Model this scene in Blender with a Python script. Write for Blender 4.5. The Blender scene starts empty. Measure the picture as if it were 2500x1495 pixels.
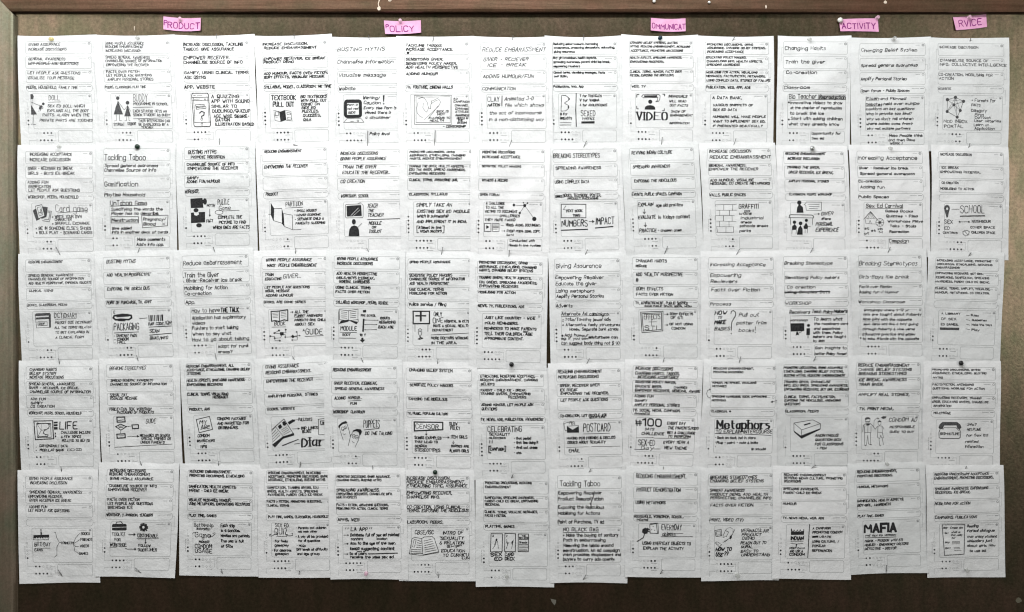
# A notice board covered with a grid of pinned, handwritten idea sheets.
# 1 source pixel of the photograph = 1 mm on the board; wall plane is y = 0, the viewer stands at -y.
import bpy, bmesh, math, random
import numpy as np
from mathutils import Vector, Matrix
from mathutils.geometry import tessellate_polygon

scene = bpy.context.scene
C = scene.collection
R = random.Random(7)

# ------------------------------------------------------------------ camera
ZC = 1.5
cam_d = bpy.data.cameras.new('camera')
cam = bpy.data.objects.new('camera', cam_d)
C.objects.link(cam)
cam.location = (0.0, -2.6, ZC)
cam.rotation_euler = (math.radians(90), 0, 0)
cam_d.sensor_width = 36.0
cam_d.lens = 36.0 * 2.6 / 2.5
cam_d.clip_end = 60
scene.camera = cam

# ------------------------------------------------------------------ world and lamps
world = bpy.data.worlds.new('World')
scene.world = world
world.use_nodes = True
wbg = world.node_tree.nodes['Background']
wbg.inputs[0].default_value = (0.98, 0.99, 1.0, 1)
wbg.inputs[1].default_value = 0.045

def area(name, loc, target, sx, sy, power, col):
    l = bpy.data.lights.new(name, 'AREA')
    l.shape = 'RECTANGLE'; l.size = sx; l.size_y = sy
    l.energy = power; l.color = col
    o = bpy.data.objects.new(name, l); C.objects.link(o)
    o.location = loc
    d = Vector(target) - Vector(loc)
    o.rotation_euler = d.to_track_quat('-Z', 'Y').to_euler()
    return o
# the tube over the board, and three unseen panels added behind the viewer to give the board its sheen
area('ceiling_lamp', (-0.42, -1.4, ZC + 1.8), (-0.42, 0, ZC + 0.45), 2.6, 0.3, 70, (0.985, 1.0, 1.0))
area('left_sheen_panel', (-4.2, -5.0, ZC + 1.5), (-1.0, 0, ZC), 2.6, 2.2, 80, (1.0, 0.985, 0.93))
area('right_sheen_panel', (4.2, -5.0, ZC + 0.8), (1.0, 0, ZC), 2.6, 2.2, 78, (1.0, 0.98, 0.92))
area('far_sheen_panel', (0, -5.0, ZC + 2.3), (0, 0, ZC), 4.4, 1.1, 0.8, (1.0, 0.98, 0.93))

scene.view_settings.view_transform = 'Standard'
scene.view_settings.look = 'None'
scene.view_settings.exposure = 0.06
scene.view_settings.gamma = 1.0
scene.cycles.use_denoising = True
scene.cycles.max_bounces = 5
scene.cycles.filter_width = 1.15

# ------------------------------------------------------------------ materials
def new_mat(name):
    m = bpy.data.materials.new(name); m.use_nodes = True
    nt = m.node_tree
    return m, nt, nt.nodes['Principled BSDF']

def simple(name, col, rough=0.6, spec=0.3, **kw):
    m, nt, b = new_mat(name)
    b.inputs['Base Color'].default_value = (*col, 1)
    b.inputs['Roughness'].default_value = rough
    b.inputs['Specular IOR Level'].default_value = spec
    for k, v in kw.items():
        b.inputs[k].default_value = v
    return m

def noise(nt, coord, scale, detail=4, rough=0.55, vec_scale=None):
    n = nt.nodes.new('ShaderNodeTexNoise')
    n.inputs['Scale'].default_value = scale
    n.inputs['Detail'].default_value = detail
    n.inputs['Roughness'].default_value = rough
    if vec_scale:
        mp = nt.nodes.new('ShaderNodeMapping'); mp.inputs['Scale'].default_value = vec_scale
        nt.links.new(coord, mp.inputs['Vector']); nt.links.new(mp.outputs[0], n.inputs['Vector'])
    else:
        nt.links.new(coord, n.inputs['Vector'])
    return n

def ramp(nt, fac, stops):
    r = nt.nodes.new('ShaderNodeValToRGB')
    e = r.color_ramp.elements
    e[0].position, e[0].color = stops[0][0], (*stops[0][1], 1)
    e[1].position, e[1].color = stops[1][0], (*stops[1][1], 1)
    for p, c in stops[2:]:
        x = e.new(p); x.color = (*c, 1)
    nt.links.new(fac, r.inputs[0])
    return r

def mix(nt, fac, a, b, mode='MIX'):
    n = nt.nodes.new('ShaderNodeMix'); n.data_type = 'RGBA'; n.blend_type = mode
    if isinstance(fac, float): n.inputs[0].default_value = fac
    else: nt.links.new(fac, n.inputs[0])
    for s, v in ((6, a), (7, b)):
        if isinstance(v, tuple): n.inputs[s].default_value = (*v, 1)
        else: nt.links.new(v, n.inputs[s])
    return n.outputs[2]

def bump(nt, bsdf, h, strength, dist):
    bp = nt.nodes.new('ShaderNodeBump')
    bp.inputs['Strength'].default_value = strength
    bp.inputs['Distance'].default_value = dist
    nt.links.new(h, bp.inputs['Height']); nt.links.new(bp.outputs[0], bsdf.inputs['Normal'])

def paper_material():
    m, nt, b = new_mat('white_paper')
    tc = nt.nodes.new('ShaderNodeTexCoord')
    geo = nt.nodes.new('ShaderNodeNewGeometry')
    obi = nt.nodes.new('ShaderNodeObjectInfo')
    n1 = noise(nt, geo.outputs['Position'], 34, 3, 0.55)
    n2 = noise(nt, geo.outputs['Position'], 420, 2, 0.5)
    c1 = ramp(nt, n1.outputs[0], [(0.3, (0.785, 0.79, 0.79)), (0.72, (0.855, 0.857, 0.855))])
    c2 = ramp(nt, n2.outputs[0], [(0.25, (0.93, 0.93, 0.93)), (0.75, (1, 1, 1))])
    c3 = ramp(nt, obi.outputs['Random'], [(0.0, (0.90, 0.91, 0.91)), (1.0, (1.0, 0.995, 1.0))])
    col = mix(nt, 1.0, c1.outputs[0], c2.outputs[0], 'MULTIPLY')
    col = mix(nt, 1.0, col, c3.outputs[0], 'MULTIPLY')
    nt.links.new(col, b.inputs['Base Color'])
    b.inputs['Roughness'].default_value = 0.62
    b.inputs['Specular IOR Level'].default_value = 0.25
    n3 = noise(nt, geo.outputs['Position'], 24, 4, 0.6)
    bump(nt, b, n3.outputs[0], 0.8, 0.005)
    return m

def board_material():
    m, nt, b = new_mat('brown_pinboard')
    geo = nt.nodes.new('ShaderNodeNewGeometry')
    p = geo.outputs['Position']
    n1 = noise(nt, p, 7, 4, 0.6)
    n2 = noise(nt, p, 130, 5, 0.75)
    n3 = noise(nt, p, 30, 3, 0.6, (1, 1, 0.35))
    c1 = ramp(nt, n1.outputs[0], [(0.35, (0.017, 0.011, 0.006)), (0.65, (0.024, 0.013, 0.008))])
    c2 = ramp(nt, n2.outputs[0], [(0.3, (0.6, 0.6, 0.58)), (0.7, (1.26, 1.24, 1.2))])
    c3 = ramp(nt, n3.outputs[0], [(0.3, (0.70, 0.78, 0.70)), (0.7, (1.18, 1.05, 1.05))])
    col = mix(nt, 1.0, c1.outputs[0], c2.outputs[0], 'MULTIPLY')
    col = mix(nt, 1.0, col, c3.outputs[0], 'MULTIPLY')
    nt.links.new(col, b.inputs['Base Color'])
    b.inputs['Roughness'].default_value = 0.29
    b.inputs['Specular IOR Level'].default_value = 1.0
    b.inputs['IOR'].default_value = 1.74
    tint = mix(nt, 1.0, ramp(nt, n1.outputs[0], [(0.35, (0.8, 0.76, 0.52)), (0.65, (0.98, 0.8, 0.6))]).outputs[0], c2.outputs[0], 'MULTIPLY')
    tint = mix(nt, 1.0, tint, c3.outputs[0], 'MULTIPLY')
    nt.links.new(tint, b.inputs['Specular Tint'])
    bump(nt, b, n2.outputs[0], 0.3, 0.0012)
    return m

def wood_material(name, axis, ca, cb, ta, tb, ior):
    m, nt, b = new_mat(name)
    geo = nt.nodes.new('ShaderNodeNewGeometry')
    p = geo.outputs['Position']
    st = (0.8, 14, 14) if axis == 'x' else (14, 14, 0.8)
    n1 = noise(nt, p, 6, 6, 0.65, st)
    n2 = noise(nt, p, 9.0, 4, 0.65)
    n3 = noise(nt, p, 230, 3, 0.7)
    c1 = ramp(nt, n1.outputs[0], [(0.3, ca), (0.7, cb)])
    c2 = ramp(nt, n2.outputs[0], [(0.35, (0.80, 0.88, 0.80)), (0.65, (1.16, 1.0, 0.98))])
    c3 = ramp(nt, n3.outputs[0], [(0.3, (0.8, 0.8, 0.8)), (0.7, (1.12, 1.12, 1.12))])
    col = mix(nt, 1.0, c1.outputs[0], c2.outputs[0], 'MULTIPLY')
    col = mix(nt, 1.0, col, c3.outputs[0], 'MULTIPLY')
    nt.links.new(col, b.inputs['Base Color'])
    b.inputs['Roughness'].default_value = 0.45
    b.inputs['Specular IOR Level'].default_value = 1.0
    b.inputs['IOR'].default_value = ior
    tint = mix(nt, 1.0, ramp(nt, n1.outputs[0], [(0.3, ta), (0.7, tb)]).outputs[0], c3.outputs[0], 'MULTIPLY')
    tint = mix(nt, 1.0, tint, c2.outputs[0], 'MULTIPLY')
    nt.links.new(tint, b.inputs['Specular Tint'])
    bump(nt, b, n1.outputs[0], 0.3, 0.002)
    return m

def ink_material(name, col, var):
    m, nt, b = new_mat(name)
    geo = nt.nodes.new('ShaderNodeNewGeometry')
    n = noise(nt, geo.outputs['Position'], 300, 2, 0.5)
    c = ramp(nt, n.outputs[0], [(0.3, col), (0.7, var)])
    nt.links.new(c.outputs[0], b.inputs['Base Color'])
    b.inputs['Roughness'].default_value = 0.7
    b.inputs['Specular IOR Level'].default_value = 0.1
    return m

M_PAPER = paper_material()
M_BOARD = board_material()
M_WOODX = wood_material('brown_wood_grain_across', 'x', (0.025, 0.013, 0.008), (0.045, 0.023, 0.014), (0.4, 0.26, 0.17), (0.66, 0.46, 0.33), 1.7)
M_WOODZ = wood_material('brown_wood_grain_upright', 'z', (0.05, 0.04, 0.027), (0.085, 0.07, 0.046), (0.9, 0.8, 0.6), (1.0, 0.98, 0.82), 1.95)
M_INK = ink_material('black_marker_ink', (0.016, 0.016, 0.017), (0.045, 0.045, 0.047))
M_PEN = ink_material('grey_pen_ink', (0.045, 0.045, 0.046), (0.12, 0.12, 0.125))
M_PRINT = simple('pale_grey_print', (0.42, 0.43, 0.43), 0.7, 0.1)
M_PRINTD = simple('mid_grey_print', (0.26, 0.265, 0.27), 0.7, 0.1)
M_PINK = None
M_PURPLE = ink_material('purple_marker_ink', (0.16, 0.012, 0.13), (0.26, 0.03, 0.2))
M_STEEL = simple('dark_steel', (0.09, 0.09, 0.09), 0.4, 0.5, Metallic=0.6)
M_GREEN = simple('dark_green_plastic', (0.012, 0.03, 0.018), 0.3, 0.5)
M_BLUE = simple('dark_blue_plastic', (0.012, 0.03, 0.045), 0.25, 0.5)
M_BLACK = simple('black_plastic', (0.014, 0.014, 0.015), 0.3, 0.5)
M_WHITEP = simple('white_plastic', (0.78, 0.76, 0.7), 0.35, 0.5)
M_CLEAR = simple('clear_plastic', (0.62, 0.63, 0.6), 0.12, 0.5, Alpha=0.38)
M_YELLOW = simple('clear_yellow_plastic', (0.68, 0.58, 0.22), 0.15, 0.5, Alpha=0.55)
M_PINKPIN = simple('clear_pink_plastic', (0.85, 0.55, 0.68), 0.15, 0.5, Alpha=0.5)
M_SILVER = simple('silver_metal', (0.55, 0.56, 0.55), 0.25, 0.5, Metallic=0.8)
M_PAINT = simple('dried_white_paint', (0.62, 0.52, 0.42), 0.6, 0.3)

def pink_material():
    m, nt, b = new_mat('pink_note_paper')
    geo = nt.nodes.new('ShaderNodeNewGeometry')
    n = noise(nt, geo.outputs['Position'], 40, 3, 0.6)
    c = ramp(nt, n.outputs[0], [(0.3, (0.60, 0.27, 0.45)), (0.7, (0.76, 0.38, 0.57))])
    nt.links.new(c.outputs[0], b.inputs['Base Color'])
    b.inputs['Roughness'].default_value = 0.6
    return m
M_PINK = pink_material()

# ------------------------------------------------------------------ small helpers
def W(px, py, d):            # board millimetres -> world
    return ((px - 1250.0) / 1000.0, -d / 1000.0, ZC + (747.5 - py) / 1000.0)

def tag(o, label=None, cat=None, group=None, kind=None):
    if label: o['label'] = label
    if cat: o['category'] = cat
    if group: o['group'] = group
    if kind: o['kind'] = kind
    return o

def link_mesh(name, verts, faces, mats, parent=None, mat_idx=None, smooth=False, loc=None):
    me = bpy.data.meshes.new(name)
    me.from_pydata([tuple(v) for v in verts], [], [tuple(f) for f in faces])
    for m in (mats if isinstance(mats, (list, tuple)) else [mats]):
        me.materials.append(m)
    if mat_idx is not None:
        me.polygons.foreach_set('material_index', mat_idx)
    if smooth:
        me.polygons.foreach_set('use_smooth', [True] * len(me.polygons))
    me.update()
    o = bpy.data.objects.new(name, me)
    C.objects.link(o)
    if parent is not None: o.parent = parent
    if loc is not None: o.location = loc
    return o

def link_bm(name, bm, mat, parent=None, smooth=False):
    me = bpy.data.meshes.new(name); bm.to_mesh(me); bm.free()
    me.materials.append(mat)
    if smooth:
        me.polygons.foreach_set('use_smooth', [True] * len(me.polygons))
    o = bpy.data.objects.new(name, me); C.objects.link(o)
    if parent is not None: o.parent = parent
    return o

def prism(profile, a, b, fn):   # extrude closed profile [(s,t)] from a to b through fn(s,t,k)
    n = len(profile)
    v = [fn(s, t, a) for s, t in profile] + [fn(s, t, b) for s, t in profile]
    f = [(i, (i + 1) % n, n + (i + 1) % n, n + i) for i in range(n)]
    f += [tuple(range(n))[::-1], tuple(range(n, 2 * n))]
    return v, f

# ------------------------------------------------------------------ wall and notice board
wv = [(-5, 0.045, -1.2), (5, 0.045, -1.2), (5, 0.045, 4.2), (-5, 0.045, 4.2)]
m_wall = simple('plain_wall_plaster', (0.5, 0.47, 0.4), 0.85, 0.2)
tag(link_mesh('wall', wv, [(0, 1, 2, 3)], m_wall), kind='structure')

board = bpy.data.objects.new('notice_board', None); C.objects.link(board)
board.location = W(1250, 1700, 0)
tag(board, 'dark brown framed notice board behind all the pinned sheets', 'notice board')
def bpart(name, v, f, mat):
    o = link_mesh(name, [(Vector(p) - board.location) for p in v], f, mat, board)
    return o
# panel: a slab with its face at d = 0
bpart('back_panel', *prism([(-14, 0), (-14, 40), (0, 40), (0, 0)], 0, 1,
      lambda s, t, k: W(30 + k * 2620, 30 if t == 0 else 1720, s)), M_BOARD)
# top rail: flat front, then a coved inner edge that falls back to the panel and lies in its own shade
prof = [(-18, -70), (15, -70), (15.5, -68), (16, 24), (14.6, 30), (11.5, 31.5), (0.2, 32), (-18, 32)]
def rail_top(s, t, k):
    x = -60 + (t + 70) * 0.93 if k == 0 else 2720
    return W(x if k == 0 else x, t + (1.8 if k == 0 else 3.5), s)
bpart('top_rail', *prism(prof, 0, 1, rail_top), M_WOODX)
# left stile, mitred to the rail
prof = [(-18, -60), (15, -60), (15.6, -58), (16, 26), (15.2, 33), (12.5, 38), (8, 41), (3, 43), (0.2, 44.5), (-18, 44.5)]
def stile_left(s, t, k):
    return W(t, (-70 + (t + 60) / 0.93 + 3) if k == 0 else 1740, s - 0.4)
bpart('left_stile', *prism(prof, 0, 1, stile_left), M_WOODZ)
prof = [(-18, -44.5), (0.2, -44.5), (8, -38), (16, -22), (16, 50), (-18, 50)]
bpart('right_stile', *prism(prof, 0, 1, lambda s, t, k: W(2640 + t, 60 if k == 0 else 1740, s - 0.5)), M_WOODZ)
bpart('bottom_rail', *prism(prof, 0, 1, lambda s, t, k: W(-55 if k == 0 else 2690, 1735 + t, s - 0.9)), M_WOODX)
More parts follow.
